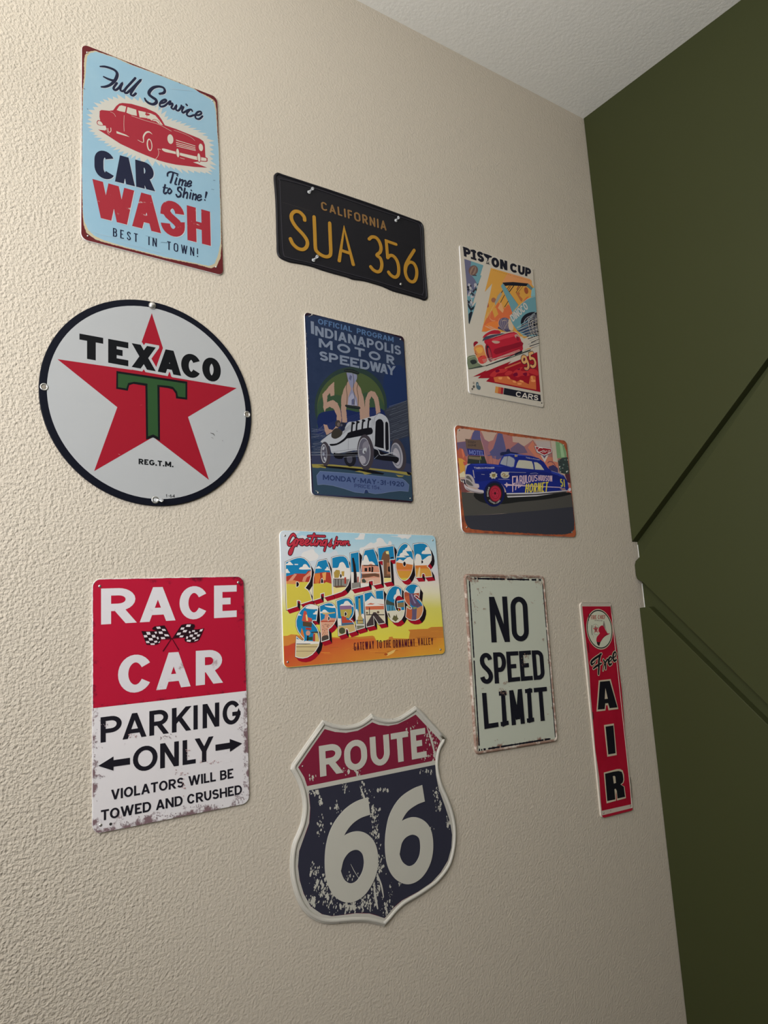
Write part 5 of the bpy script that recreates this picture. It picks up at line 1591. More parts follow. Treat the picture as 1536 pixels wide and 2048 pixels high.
    # greeting script with a dark outline
    st = [([(300, 150), (275, 118), (240, 135), (200, 200), (180, 265), (195, 300), (230, 290), (270, 250), (300, 215), (275, 300), (245, 400), (222, 450), (200, 445), (212, 400), (260, 330), (330, 285)], 3.2),
          ([(310, 205), (330, 195), (345, 215), (330, 260), (325, 295), (350, 230), (385, 205)], 2.6),
          ([(375, 275), (420, 255), (445, 225), (420, 205), (395, 240), (390, 285), (425, 295), (460, 265)], 2.6), ([(455, 275), (500, 255), (530, 225), (505, 205), (475, 240), (472, 288), (505, 298), (545, 270)], 2.6),
          ([(625, 110), (595, 180), (565, 260), (568, 295), (600, 285)], 3.0), ([(520, 150), (600, 145), (700, 148), (805, 150)], 2.8), ([(645, 225), (625, 275), (635, 300), (665, 270)], 2.6), ([(655, 185), (658, 190)], 2.8),
          ([(695, 225), (672, 300), (700, 245), (735, 225), (745, 245), (728, 295), (750, 300)], 2.6), ([(838, 225), (800, 220), (770, 260), (775, 300), (805, 290), (840, 230), (820, 310), (798, 395)], 2.8), ([(865, 300), (900, 260), (918, 215), (905, 260), (918, 295), (890, 318), (870, 305)], 2.6),
          ([(1010, 165), (990, 230), (970, 330), (955, 350), (960, 315), (1000, 290)], 2.4), ([(975, 245), (1015, 238)], 2.0), ([(1030, 235), (1022, 295), (1038, 250), (1062, 232)], 2.2), ([(1088, 238), (1068, 265), (1080, 295), (1105, 275), (1100, 245), (1088, 238)], 2.2),
          ([(1130, 238), (1120, 295), (1140, 250), (1160, 238), (1162, 260), (1155, 292), (1175, 250), (1205, 238), (1205, 270), (1205, 296), (1228, 296)], 2.2)]
    a, b = [], []
    for p, w in st:
        a += s.S(p, c(40, 16, 24), w + 2.0, 4)
        b += s.S(p, c(158, 44, 56), w, 4)
    s.part('script_lettering', a + b)
    s.use(550, 1050, 4.3886)
    mar = c(70, 22, 34)
    for wd, x0, x1, yt0, yt1, yb0, yb1 in (('GATEWAY', 690, 866, 1033, 1016, 1104, 1084), ('TO', 890, 935, 1012, 1010, 1085, 1080), ('THE', 948, 1014, 1014, 1008, 1080, 1073), ('ORNAMENT', 1032, 1224, 1008, 1000, 1080, 1062), ('VALLEY', 1250, 1384, 990, 990, 1058, 1048)):
        s.part('lettering', s.text(wd, (x0, yt0), (x1, yt1), (x0 + 2, yb0), (x1 + 2, yb1), mar, .115, .1, .22, gap=.13))
    for X, Y in ((86, 92), (1383, 134), (112, 1203), (1452, 1093)):
        s.nail(X, Y, 1.7)


postcard()


# ---------------------------------------------------------------- blue stock car sign
def blue_car():
    s = Sign('tin_sign', 'rust-edged tin sign showing a blue vintage car in a desert town',
             ((908.7, 849.2), (1133.4, 881.3), (924.3, 1065.3), (1153.0, 1074.9)), K['car'])
    s.use(900, 840, 5.796)
    c = s.c
    rust = edge_worn('rust_orange_paint', s.col(134, 70, 44), s.col(100, 54, 40), .1, 50, .25, .05)
    out = s.rounded(s.q, 10)
    s.panel(out, rust, M_EDGE)
    face = [(82, 108), (112, 96), (150, 102), (200, 106), (300, 122), (400, 132), (545, 148), (650, 170), (720, 188), (850, 200), (960, 216), (1060, 224), (1170, 238), (1250, 250), (1310, 282), (1340, 340), (1360, 420), (1378, 560), (1396, 750),
            (1424, 1000), (1440, 1180), (1438, 1270), (1400, 1312), (1300, 1330), (1100, 1325), (850, 1310), (600, 1297), (400, 1282), (240, 1262), (206, 1240), (175, 1170), (158, 1080), (132, 850), (106, 600), (84, 300), (74, 180)]
    fp = rag(s.pts(*face), .55, 2.2, random.Random(2))
    it = [(fp, c(150, 128, 114))]
    P, S, E = s.P, s.S, s.E
    pu, bu, pi = c(86, 72, 92), c(70, 68, 100), c(134, 88, 84)
    it += P([(60, 262), (170, 246), (235, 215), (262, 150), (290, 112), (350, 120), (372, 150), (402, 225), (450, 252), (500, 232), (522, 180), (550, 140), (720, 170), (728, 255), (780, 262), (860, 305), (910, 270), (960, 230), (1010, 300), (1400, 420), (1400, 600), (60, 620)], pi)
    it += P([(240, 240), (265, 150), (290, 115), (345, 125), (352, 190), (372, 250), (300, 260)], bu) + P([(440, 390), (500, 330), (530, 240), (556, 145), (606, 160), (640, 300), (660, 400), (560, 460), (430, 430)], bu)
    it += P([(60, 262), (180, 250), (260, 300), (200, 420), (70, 420)], pu) + P([(700, 330), (790, 262), (860, 310), (900, 380), (760, 400), (700, 390)], pu)
    it += P([(900, 320), (960, 240), (1060, 420), (1250, 440), (1250, 600), (1150, 590), (1000, 440)], c(158, 96, 76)) + P([(350, 150), (400, 225), (452, 254), (440, 320), (470, 400), (400, 420), (370, 300)], c(118, 82, 90))
    it += P([(430, 420), (480, 410), (520, 500), (540, 560), (420, 560)], c(128, 82, 78))
    for x in (470, 488, 512, 528):
        it += S([(x, 420), (x - 14, 540)], c(170, 112, 86), .7)
    it += P([(86, 360), (110, 325), (150, 340), (180, 420), (205, 500), (190, 560), (120, 560)], c(142, 74, 58)) + P([(130, 330), (150, 340), (168, 420), (150, 440)], c(166, 92, 68))
    it += P([(92, 440), (140, 450), (200, 500), (205, 540), (170, 640), (120, 640), (105, 520)], c(166, 122, 54)) + P([(150, 480), (200, 490), (190, 540), (160, 520)], c(150, 70, 60))
    # motel sign tower
    it += S([(352, 190), (392, 340), (420, 500)], c(164, 124, 104), .8, 0) + P([(176, 218), (300, 232), (355, 230), (392, 345), (190, 335)], c(82, 66, 56))
    it += s.text('COZY', (208, 240), (300, 250), (208, 266), (298, 272), c(48, 40, 40), .24, rnd=True) + s.text('CONE', (208, 280), (304, 284), (208, 304), (304, 306), c(48, 40, 40), .24, rnd=True)
    it += P([(195, 330), (392, 348), (398, 416), (215, 408)], c(38, 42, 92)) + s.text('MOTEL', (222, 346), (392, 362), (224, 396), (394, 412), c(98, 106, 152), .15)
    it += P([(210, 412), (400, 420), (430, 510), (200, 512)], c(38, 42, 40)) + P([(216, 420), (350, 430), (346, 464), (216, 450)], c(96, 84, 66)) + S([(352, 425), (358, 460)], c(150, 160, 70), 1) + S([(345, 470), (345, 500)], c(120, 130, 140), .7)
    it += P([(125, 690), (180, 690), (190, 800), (128, 830)], c(28, 28, 44)) + s.text('ID', (128, 700), (160, 702), (132, 776), (164, 782), c(168, 160, 150), .2)
    it += P([(110, 625), (165, 590), (180, 660), (115, 665)], c(170, 160, 130))
    # right background: pale tower, green tower, parts heap, shield logo
    it += P([(1175, 240), (1222, 250), (1250, 490), (1195, 480)], c(152, 142, 126)) + P([(1222, 250), (1310, 270), (1345, 350), (1352, 440), (1242, 445)], c(96, 124, 88)) + P([(1270, 270), (1300, 290), (1330, 430), (1290, 430)], c(126, 150, 114))
    it += S([(962, 235), (990, 300), (1010, 330)], c(90, 60, 60), .7, 0) + S([(1160, 240), (1178, 380), (1190, 560)], c(98, 66, 60), .7, 0) + S([(1248, 440), (1254, 600)], c(140, 120, 104), .6, 0)
    it += P([(990, 240), (1160, 250), (1165, 330), (1010, 310)], c(146, 134, 128))
    it += S([(1132, 500), (1150, 482), (1190, 490), (1222, 530), (1240, 580)], c(72, 48, 66), 1.5) + P([(1140, 540), (1200, 520), (1250, 560), (1255, 620), (1160, 610)], c(48, 44, 78))
    it += P([(1250, 470), (1300, 440), (1362, 430), (1378, 560), (1392, 640), (1270, 610)], c(44, 52, 50))
    gg = random.Random(9)
    for _ in range(16):
        x, y = gg.uniform(1255, 1370), gg.uniform(450, 610)
        it += P([(x, y), (x + gg.uniform(10, 26), y + gg.uniform(-8, 8)), (x + gg.uniform(5, 20), y + gg.uniform(10, 18))], gg.choice([c(160, 160, 150), c(110, 124, 116), c(82, 100, 92), c(30, 34, 34)]))
    it += P([(1330, 630), (1392, 620), (1404, 740), (1360, 720)], c(66, 36, 46)) + P([(1380, 740), (1404, 730), (1424, 880), (1350, 830)], c(150, 84, 70))
    # ground
    it += P([(110, 700), (200, 760), (240, 830), (120, 850)], c(96, 56, 54)) + P([(120, 836), (400, 850), (900, 830), (1350, 836), (1440, 880), (1440, 1020), (700, 1080), (160, 1112)], c(60, 58, 54)) + P([(150, 1112), (600, 1088), (1000, 1052), (1440, 1004), (1460, 1350), (160, 1350)], c(44, 44, 50))
    it += P([(280, 850), (420, 840), (1380, 838), (1330, 880), (1100, 920), (800, 950), (620, 975), (420, 970), (300, 915)], c(26, 26, 26), 2)
    s.part('street_picture', it, mask=[fp])
    # the car
    bl, bl2, bl3 = c(22, 32, 98), c(34, 46, 120), c(18, 22, 60)
    gl, ch, chd, lt = c(150, 146, 130), c(140, 132, 130), c(78, 74, 72), c(162, 158, 158)
    it = []
    it += P([(580, 384), (600, 372), (650, 368), (656, 338), (688, 334), (700, 368), (800, 386), (770, 398), (600, 412), (582, 410)], c(28, 32, 58))
    it += P([(172, 560), (186, 522), (230, 508), (400, 504), (500, 512), (562, 520), (590, 450), (625, 402), (700, 388), (800, 396), (940, 416), (1030, 444), (1090, 490), (1130, 550), (1170, 590), (1260, 610), (1320, 645), (1362, 715), (1376, 790), (1355, 820), (1300, 836), (1000, 852), (700, 866),
             (655, 850), (640, 800), (600, 745), (545, 722), (480, 726), (425, 770), (398, 842), (330, 800), (280, 760), (200, 660), (178, 620)], bl)
    it += P([(240, 512), (400, 508), (560, 524), (640, 545), (560, 545), (420, 522), (300, 530)], bl2) + P([(625, 404), (700, 391), (800, 400), (930, 420), (800, 410), (690, 402)], c(62, 76, 142)) + P([(1170, 594), (1260, 614), (1330, 660), (1250, 650), (1180, 620)], bl2)
    it += P([(290, 600), (420, 590), (700, 600), (1100, 600), (1250, 640), (1330, 700), (1000, 690), (600, 680), (440, 700), (300, 720)], c(20, 28, 86))
    # windows, plain glass
    it += P([(575, 512), (590, 470), (622, 418), (690, 414), (742, 440), (758, 466), (744, 545), (712, 552), (640, 532)], c(54, 66, 120)) + P([(582, 508), (596, 474), (626, 426), (688, 420), (736, 444), (750, 468), (738, 538), (710, 544), (642, 526)], c(126, 128, 132))
    it += S([(668, 420), (654, 532)], bl3, .9, 0)
    it += P([(762, 552), (778, 500), (798, 464), (870, 468), (948, 480), (962, 520), (970, 572), (860, 562)], gl) + P([(985, 574), (980, 530), (972, 488), (1010, 492), (1050, 520), (1092, 580)], gl)
    for a in ([(600, 600), (760, 606), (880, 610)], [(1040, 640), (1100, 646), (1180, 654)], [(560, 686), (650, 690), (688, 692)], [(930, 622), (990, 615), (1020, 624)], [(365, 630), (400, 632)], [(1175, 590), (1260, 618), (1300, 640)]):
        it += S(a, lt, .45)
    it += s.text('TWIN H-POWER', (276, 545), (516, 546), (284, 570), (512, 565), lt, .16)
    it += s.text('51', (748, 402), (784, 406), (748, 426), (782, 430), c(160, 140, 70), .22) + s.text('TWIN H-POWER', (878, 428), (1042, 458), (880, 444), (1040, 468), lt, .16)
    gear = [(503 + (50 if k % 2 else 38) * math.cos(k * math.pi / 8), 642 + (44 if k % 2 else 34) * math.sin(k * math.pi / 8)) for k in range(16)]
    it += P(gear, gl) + P([(484, 628), (528, 622), (524, 656), (504, 666), (486, 654)], c(112, 98, 52)) + S([(490, 640), (506, 632), (522, 640)], c(60, 54, 40), .8)
    it += P([(588, 622), (606, 604), (640, 604), (686, 602), (676, 626), (690, 646), (668, 674), (620, 676), (592, 656)], gl, 2) + S([(602, 640), (620, 620), (640, 632), (620, 648), (650, 650), (676, 640)], c(112, 90, 50), 1.6) + S([(606, 660), (640, 664), (668, 656)], c(84, 66, 48), .9)
    pkk = c(166, 142, 148)
    it += P([(625, 748), (650, 738), (655, 720), (668, 740), (720, 748), (1000, 764), (1290, 778), (1300, 786), (1000, 774), (720, 762), (668, 764), (655, 784), (645, 762)], pkk)
    it += P([(1270, 792), (1330, 788), (1350, 822), (1312, 826)], c(116, 96, 96))
    it += s.text('FABU', (719, 650), (876, 640), (721, 838), (876, 735), pkk, .12, .095, .35, boxes=[(719, 764), (752, 800), (804, 841), (845, 876)])
    it += s.text('LOUS', (880, 640), (1014, 635), (880, 732), (1014, 706), pkk, .16, .12, .35, boxes=[(880, 906), (906, 940), (945, 976), (980, 1014)])
    it += s.text('HUDSON', (1022, 642), (1184, 644), (1022, 704), (1184, 714), pkk, .175, .13, .35, gap=.1)
    it += s.text('HORNET', (880, 742), (1142, 716), (868, 842), (1130, 832), c(172, 156, 54), .17, .125, .35, gap=.1)
    it += s.text('51', (1274, 680), (1328, 690), (1282, 774), (1334, 778), c(166, 156, 48), .17, .13, .4)
    it += P([(652, 848), (1000, 842), (1366, 814), (1366, 824), (1000, 858), (660, 866)], lt) + P([(656, 862), (1000, 856), (1366, 822), (1340, 836), (1000, 876), (664, 886)], c(62, 58, 58)) + P([(660, 884), (1000, 872), (1200, 855), (1000, 884), (670, 898)], lt)
    # nose: headlight trim, grille, bumper
    it += S([(268, 585), (276, 640), (282, 668)], ch, 2.0) + P([(175, 530), (205, 508), (240, 508), (200, 530), (182, 590), (176, 640)], ch)
    it += P([(176, 640), (205, 628), (245, 640), (280, 690), (290, 735), (330, 742), (336, 784), (290, 785), (215, 770), (175, 720)], ch, 2) + P([(190, 650), (220, 650), (250, 690), (258, 720), (220, 700), (188, 680)], chd, 2) + P([(186, 690), (215, 702), (250, 735), (268, 765), (220, 755), (185, 730)], chd, 2)
    it += P([(180, 672), (230, 690), (262, 730), (255, 734), (220, 704), (180, 686)], ch)
    it += P([(162, 740), (200, 772), (290, 802), (372, 812), (390, 826), (384, 850), (330, 852), (230, 826), (176, 794)], c(156, 148, 148), 3) + P([(176, 780), (240, 815), (330, 836), (384, 842), (380, 852), (330, 852), (230, 828)], c(112, 104, 104), 2)
    it += P([(280, 742), (330, 742), (338, 786), (282, 780)], c(150, 138, 138))
    it += P([(1370, 800), (1398, 785), (1402, 815), (1378, 828)], lt, 2)
    # front wheel
    tc = (512, 856)
    it += E(tc, 122, 150, bl3, 5) + E(tc, 100, 128, c(26, 26, 28), 4) + E((524, 852), 72, 96, c(92, 22, 34), -2) + E((526, 852), 64, 86, c(136, 34, 48), -2) + E((524, 852), 48, 64, c(112, 24, 38), -2) + E((524, 852), 40, 54, c(140, 36, 52), -2) + E((522, 850), 12, 16, c(44, 16, 22))
    for k in range(6):
        a = k * math.pi / 3
        it += E((523 + 26 * math.cos(a), 852 + 36 * math.sin(a)), 4, 5, c(60, 18, 26))
    lw = c(160, 156, 150)

    def round_text(txt, a0, a1):
        def fn(u, y):
            a = math.radians(a0 + (a1 - a0) * u)
            k0 = 72 + 3 + y * 17
            k1 = 96 + 4 + y * 18
            return s.m(519 + k0 * math.cos(a), 853 + k1 * math.sin(a))
        W = math.radians(abs(a1 - a0)) * 100
        return s.text(txt, (400, 850), (400 + W, 850), (400, 850 + 18), (400 + W, 868), lw, .2, fn=fn)
    it += round_text('RACING', 222, 160)[::1] + round_text('DIRT TRACK', 45, 140)
    s.part('vintage_car_picture', it, mask=[fp])
    # shield logo on top
    lg = P([(972, 298), (1182, 328), (1178, 384), (1092, 420), (1002, 378)], c(28, 26, 40)) + P([(978, 300), (1180, 330), (1174, 380), (1092, 414), (1006, 374)], c(168, 160, 156)) + P([(990, 311), (1172, 338), (1166, 374), (1092, 403), (1014, 367)], c(122, 28, 36))
    lg += P([(1046, 404), (1070, 412), (1094, 450), (1114, 414), (1140, 406), (1098, 492), (1092, 482)], c(164, 156, 146)) + P([(1072, 414), (1112, 414), (1094, 444)], c(70, 66, 96))
    s.part('shield_logo', lg)
    s.use(1020, 860, 10.97)
    a = []
    for p, w in ([(712, 402), (690, 392), (640, 392), (602, 436), (612, 474), (650, 484), (690, 468)], 1.3), ([(748, 448), (716, 448), (700, 476), (716, 490), (742, 474), (750, 452), (750, 486), (766, 486)], .9), ([(778, 456), (782, 492), (786, 470), (808, 456), (818, 470)], .9), ([(872, 452), (848, 452), (846, 470), (866, 482), (850, 498), (828, 492)], .9):
        a += s.S(p, c(176, 168, 162), w, 5)
    s.part('script_lettering', a)
    s.use(900, 840, 5.796)
    for X, Y in ((102, 118), (1318, 290), (194, 1245), (1414, 1302)):
        s.nail(X, Y, 1.7)


blue_car()


# ---------------------------------------------------------------- race poster
def poster():
    s = Sign('tin_sign', 'white bordered tin poster with a red racing car under heavy black heading',
             ((918.9, 488.4), (1065.9, 535.6), (938.0, 785.8), (1088.2, 815.3)), K['post2'])
    s.use(910, 480, 8.084)
    c = s.c
    B = 1293.5
    out = s.rounded(s.q, 6)
    white = c(164, 156, 142)
    s.panel(out, white, M_EDGE)
    P, S, E = s.P, s.S, s.E
    ink = c(26, 26, 34)
    s.part('lettering', s.text('PIS', (128, 106), (468, 206), (145, 262), (470, 372), ink, .34, .27, .42, boxes=[(128, 246), (262, 338), (350, 468)])
           + s.P([(250, 152), (340, 178), (341, 214), (252, 186)], ink) + s.P([(255, 270), (346, 300), (347, 334), (256, 304)], ink)
           + s.text('ON', (586, 268), (840, 340), (590, 428), (844, 494), ink, .36, .27, .5, boxes=[(586, 712), (724, 844)])
           + s.text('CUP', (888, 362), (1232, 466), (892, 510), (1224, 606), ink, .34, .27, .42, boxes=[(888, 1012), (1016, 1128), (1134, 1232)]))
    s.part('trophy_emblem', P([(455, 214), (520, 232), (598, 264), (590, 286), (556, 286), (542, 312), (536, 342), (552, 352), (548, 376), (572, 404), (496, 384), (512, 362), (508, 342), (524, 332), (520, 300), (500, 286), (470, 252)], ink)
           + E((530, 356), 14, 12, white) + S([(498, 376), (566, 396)], white, .5, 0))
    teal, tl2, yel, org = c(88, 126, 132), c(110, 148, 152), c(176, 128, 58), c(176, 90, 54)
    dkb, pur, crm = c(30, 34, 42), c(86, 78, 96), c(170, 150, 124)
    # left strip with airship and flags
    it = P([(148, 305), (458, 408), (408, 570), (428, 574), (380, 700), (275, 1078), (345, 1000), (310, 1120), (232, 1364), (218, 1340), (185, 700)], teal)
    it += P([(148, 305), (260, 345), (240, 520), (320, 640), (350, 760), (200, 900), (178, 620)], c(84, 84, 104), 2)
    it += E((295, 492), 74, 84, c(92, 72, 66), 25) + E((290, 500), 44, 78, c(120, 98, 84), 25) + E((290, 500), 16, 72, c(92, 72, 66), 25) + P([(270, 560), (350, 565), (345, 582), (285, 580)], c(60, 48, 52))
    g = random.Random(14)
    for i in range(70):
        y = g.uniform(690, 1040)
        x = g.uniform(190, 385 - (y - 690) * .28)
        d = g.uniform(14, 34)
        it += P([(x, y), (x + d, y + d * .4), (x + d * .6, y + d * 1.7), (x - d * .3, y + d)], g.choice([dkb, dkb, c(150, 146, 146), c(108, 112, 120)]))
    it += P([(205, 1010), (260, 1100), (320, 1060), (300, 1120), (255, 1150), (210, 1080)], dkb) + P([(218, 1200), (260, 1150), (285, 1170), (232, 1364), (220, 1340)], dkb)
    m1 = s.pts((148, 305), (458, 408), (408, 570), (428, 574), (380, 700), (275, 1078), (345, 1000), (310, 1120), (232, 1364), (218, 1340), (185, 700))
    s.part('grandstand_picture', it, mask=[m1])
    # right hand picture
    art = [(580, 452), (1205, 632), (1238, 660), (1242, 720), (1290, 780), (1320, 1200), (1340, B + 235), (1360, B + 410), (1100, B + 500), (1000, B + 200), (430, B + 190), (450, 1390), (560, 900), (600, 704), (480, 840)]
    am = s.pts(*art)
    it = [(am, yel)]
    it += P([(860, 520), (1215, 640), (1240, 720), (1180, 720), (760, 690)], c(180, 122, 76))
    for i in range(18):
        x = 612 + i * 34 if i < 9 else 945 + (i - 9) * 30
        y = 488 + (x - 612) * .29
        it += S([(x, y), (x + 20, y + 6)], c(120, 76, 40), .5, 0)
    it += P([(560, 1180), (640, 1100), (700, 1010), (760, 1060), (800, 1110), (860, 1040), (925, 1150), (890, 1260), (780, 1330), (560, 1390), (430, 1480), (450, 1390)], org, 2) + P([(600, 1130), (660, 1090), (700, 1200), (640, 1260)], yel) + P([(740, 1000), (790, 1130), (770, 1180), (690, 1100)], c(180, 134, 90))
    it += P([(470, 1400), (560, 1330), (720, 1320), (700, 1440), (560, 1480), (440, B + 180)], c(186, 104, 50), 2)
    it += E((510, 1034), 30, 62, c(142, 74, 48), -20) + E((622, 972), 38, 40, c(132, 84, 62))
    for a in ([(540, 1170), (470, 1330), (440, 1480)], [(600, 1100), (560, 1260), (640, 1310)], [(560, 1270), (600, 1310), (650, 1300)], [(640, 1030), (560, 1180), (520, 1260)]):
        it += S(a, c(182, 150, 110), .45)
    # teal car, generic: roof, cabin, tail fender, wheel
    it += P([(770, 700), (812, 745), (860, 735), (1150, 745), (1248, 800), (1218, 915), (1030, 1044), (900, 880)], yel)
    it += S([(880, 740), (835, 800)], ink, 1.4, 0) + S([(950, 740), (860, 860)], ink, 1.8, 0) + S([(905, 740), (850, 830)], c(120, 70, 40), 2.0, 0) + S([(1060, 745), (985, 850)], ink, 1.2, 0) + S([(1100, 745), (1010, 860)], ink, .8, 0) + S([(1030, 745), (1000, 800)], c(120, 66, 50), 2.4, 0)
    it += P([(985, 850), (1050, 850), (1040, 900), (1090, 950), (1070, 1000), (1010, 900)], c(150, 90, 52), 2) + P([(1100, 990), (1160, 920), (1200, 910), (1110, 1010)], org) + E((1150, 818), 32, 56, c(130, 68, 42), -12)
    it += P([(740, 745), (772, 700), (1024, 1052), (925, 1175), (870, 1020)], teal) + S([(772, 700), (1024, 1052)], c(46, 62, 70), .5, 0)
    it += P([(765, 690), (830, 684), (940, 680), (1182, 704), (1212, 730), (1160, 748), (860, 736), (812, 746)], ink) + P([(1182, 704), (1258, 776), (1232, 815), (1150, 746)], c(84, 104, 106)) + P([(1258, 776), (1300, 760), (1310, 900), (1225, 920), (1236, 812)], tl2)
    for x0, y0, x1, y1, w in ((770, 820, 680, 970, 1.6), (800, 890, 735, 1010, 1.4), (860, 990, 800, 1085, 1.4), (740, 850, 690, 930, .7)):
        it += S([(x0, y0), (x1, y1)], ink, w, 0)
    it += P([(690, 900), (740, 840), (760, 880), (690, 1000), (650, 1060), (640, 1010)], c(126, 126, 116))
    it += P([(1330, 900), (1260, 912), (1180, 950), (1080, 1030), (1000, 1110), (930, 1180), (885, 1250), (910, 1330), (970, 1420), (1010, 1470), (1120, 1560), (1370, 1560)], teal) + S([(1330, 905), (1180, 952), (1060, 1042), (930, 1180)], c(150, 166, 160), .6)
    it += s.text('DINOCO', (882, 1226), (1130, 1000), (936, 1324), (1190, 1106), c(166, 158, 148), .22, .18, .42, gap=.08)
    it += E((1300, 1350), 240, 185, ink, 10)
    for k in range(5):
        it += E((1312, 1362), 205 - 34 * k, 150 - 24 * k, c(118, 118, 124), 8) + E((1314, 1362), 193 - 34 * k, 140 - 24 * k, ink, 8)
    for k in range(6):
        it += S([(1060 + k * 36, 1430 - k * 44), (1170 + k * 30, 1350 - k * 38)], c(150, 160, 160), .8, 0)
    it += P([(1000, 1470), (1180, 1300), (1230, 1480), (1180, B + 280), (1080, B + 200)], c(46, 62, 82)) + S([(1000, B + 120), (1170, B + 10)], tl2, 1.2, 0) + S([(1040, B + 150), (1180, B + 70)], tl2, 1.0, 0) + S([(1090, B + 190), (1190, B + 130)], c(110, 126, 140), 1.0, 0)
    it += E((800, 1350), 98, 96, pur) + P([(700, 1400), (800, 1440), (930, 1400), (940, 1470), (830, 1490), (690, 1430)], c(60, 56, 82)) + P([(880, 1280), (940, 1380), (930, 1470), (870, 1440), (860, 1330)], crm, 2) + S([(760, 1310), (800, 1296), (826, 1306)], crm, .9) + S([(700, 1390), (760, 1440), (850, 1500)], crm, .5) + S([(880, 1300), (800, 1420), (790, 1480)], crm, .5)
    s.part('crowd_picture', it, mask=[am])
    # red racing car, plain glass and plain nose
    red, rd2, rd3 = c(150, 30, 44), c(116, 22, 36), c(172, 52, 62)
    y = lambda pts: [(a, b + B) for a, b in pts]
    it = []
    it += P(y([(195, 610), (260, 575), (330, 570), (372, 630), (362, 690), (420, 730), (340, 770), (215, 790)]), c(96, 104, 82), 2) + P(y([(240, 660), (320, 640), (350, 690), (280, 720)]), c(40, 44, 42), 2) + S(y([(215, 620), (300, 590), (350, 610)]), c(150, 154, 130), .8)
    it += P(y([(215, 790), (420, 735), (700, 660), (1080, 525), (1230, 470), (1215, 500), (900, 612), (640, 700), (420, 765), (225, 800)]), c(58, 64, 56))
    it += P(y([(1050, 260), (1120, 300), (1190, 270), (1345, 262), (1362, 410), (1180, 460), (1100, 500), (1085, 380)]), white)
    for k in range(9):
        a0 = (1130 + k * 8, 250 + k * 26)
        it += S(y([(1345 + k * 2, 150 + k * 32), (1180 + (k % 3) * 26, 216 + k * 30)]), ink if k % 2 else c(96, 100, 104), 1.6 if k % 2 else .8, 0)
    for k in range(3):
        it += S(y([(1180 + 62 * k, -40), (1200 + 55 * k, 140), (1262 + 40 * k, 270), (1345, 360 - 40 * k)]), white, 1.0)
    it += P(y([(296, 395), (310, 355), (352, 346), (384, 388), (340, 440), (310, 450)]), rd2, 2)
    it += P(y([(398, 340), (440, 240), (500, 190), (600, 158), (690, 152), (735, 196), (840, 200), (960, 186), (1030, 240), (1085, 360), (1102, 450), (1085, 520), (930, 590), (720, 650), (620, 690), (480, 740), (420, 730), (360, 650), (318, 540), (300, 450), (350, 390)]), white, 2)
    it += P(y([(445, 290), (480, 235), (590, 172), (690, 160), (740, 205), (700, 225), (560, 235), (480, 280)]), red, 2) + P(y([(455, 300), (490, 268), (600, 240), (700, 226), (760, 214), (810, 220), (640, 270), (500, 320), (440, 345)]), c(58, 58, 70))
    it += P(y([(470, 335), (620, 290), (820, 220), (960, 196), (1025, 245), (1078, 360), (1095, 440), (1080, 500), (930, 570), (720, 620), (600, 660), (560, 520), (500, 400)]), red, 2)
    it += P(y([(600, 320), (820, 240), (960, 214), (1000, 250), (780, 310), (640, 350)]), rd3, 2) + P(y([(640, 470), (900, 400), (1075, 350), (1090, 420), (900, 480), (660, 560)]), rd2, 2)
    it += P(y([(590, 345), (640, 335), (725, 350), (700, 378), (640, 380)]), c(160, 132, 116), 2) + P(y([(960, 250), (1000, 230), (1030, 270), (990, 300)]), c(150, 120, 112), 2)
    it += P(y([(300, 470), (330, 420), (400, 400), (450, 420), (490, 540), (520, 640), (480, 700), (410, 690), (350, 610)]), c(176, 112, 62), 2) + P(y([(370, 610), (480, 570), (520, 660), (450, 710), (390, 690)]), c(168, 58, 52), 2)
    it += P(y([(330, 470), (380, 440), (440, 450), (440, 520), (380, 540)]), c(186, 136, 66), 2)
    it += E((545, 535 + B), 46, 150, rd2, -14) + E((552, 540 + B), 32, 128, c(40, 30, 38), -14) + E((560, 546 + B), 22, 104, c(140, 50, 58), -14)
    for k in range(8):
        it += S(y([(440 + k * 34, 640 + 10 * k - k * k * 2), (1000 + 10 * k, 430 + 12 * k)]) if k > 3 else y([(440 + 10 * k, 645 + 18 * k), (600 + 60 * k, 610 + 8 * k)]), white, .55, 0)
    for k in range(7):
        it += S(y([(720 + 30 * k, -30 + 12 * (k % 3)), (700 + 34 * k, 60), (760 + 22 * k, 150 + 8 * (k % 2))]), c(176, 164, 146), .4)
    for k in range(6):
        it += S(y([(470 + 22 * k, 90 + 8 * (k % 3)), (540 + 30 * k, 130 + 6 * k), (600 + 26 * k, 165)]), c(178, 160, 138), .4)
    for k in range(5):
        it += S(y([(1000 + 20 * k, 130 + 34 * k), (1330, -20 + 56 * k)]), white, .9, 0)
    it += S(y([(318, 540), (352, 560)]), rd2, 1.0) + S(y([(400, 600), (430, 585)]), rd2, 1.0) + S(y([(330, 500), (338, 560)]), c(60, 40, 44), .8)
    it += S(y([(470, 330), (700, 262), (960, 192)]), rd2, .7) + S(y([(600, 660), (740, 610), (930, 560), (1085, 495)]), rd3, .6)
    it += E((1010, 300 + B), 20, 40, c(120, 26, 40), -20) + S(y([(760, 560), (980, 480), (1080, 440)]), c(98, 16, 30), .7)
    it += S(y([(500, 740), (700, 670), (960, 560), (1085, 510)]), ink, 1.6) + P(y([(960, 545), (1085, 490), (1080, 525), (970, 575)]), ink)
    s.part('red_car_picture', it)
    tri = y([(288, 918), (512, 808), (488, 834), (906, 666), (850, 722), (1060, 636), (1325, 518), (1378, 1166), (500, 992), (556, 940), (368, 942), (416, 898)])
    tm = s.pts(*tri)
    it = [(tm, c(128, 20, 32))]
    fl = c(156, 42, 44)
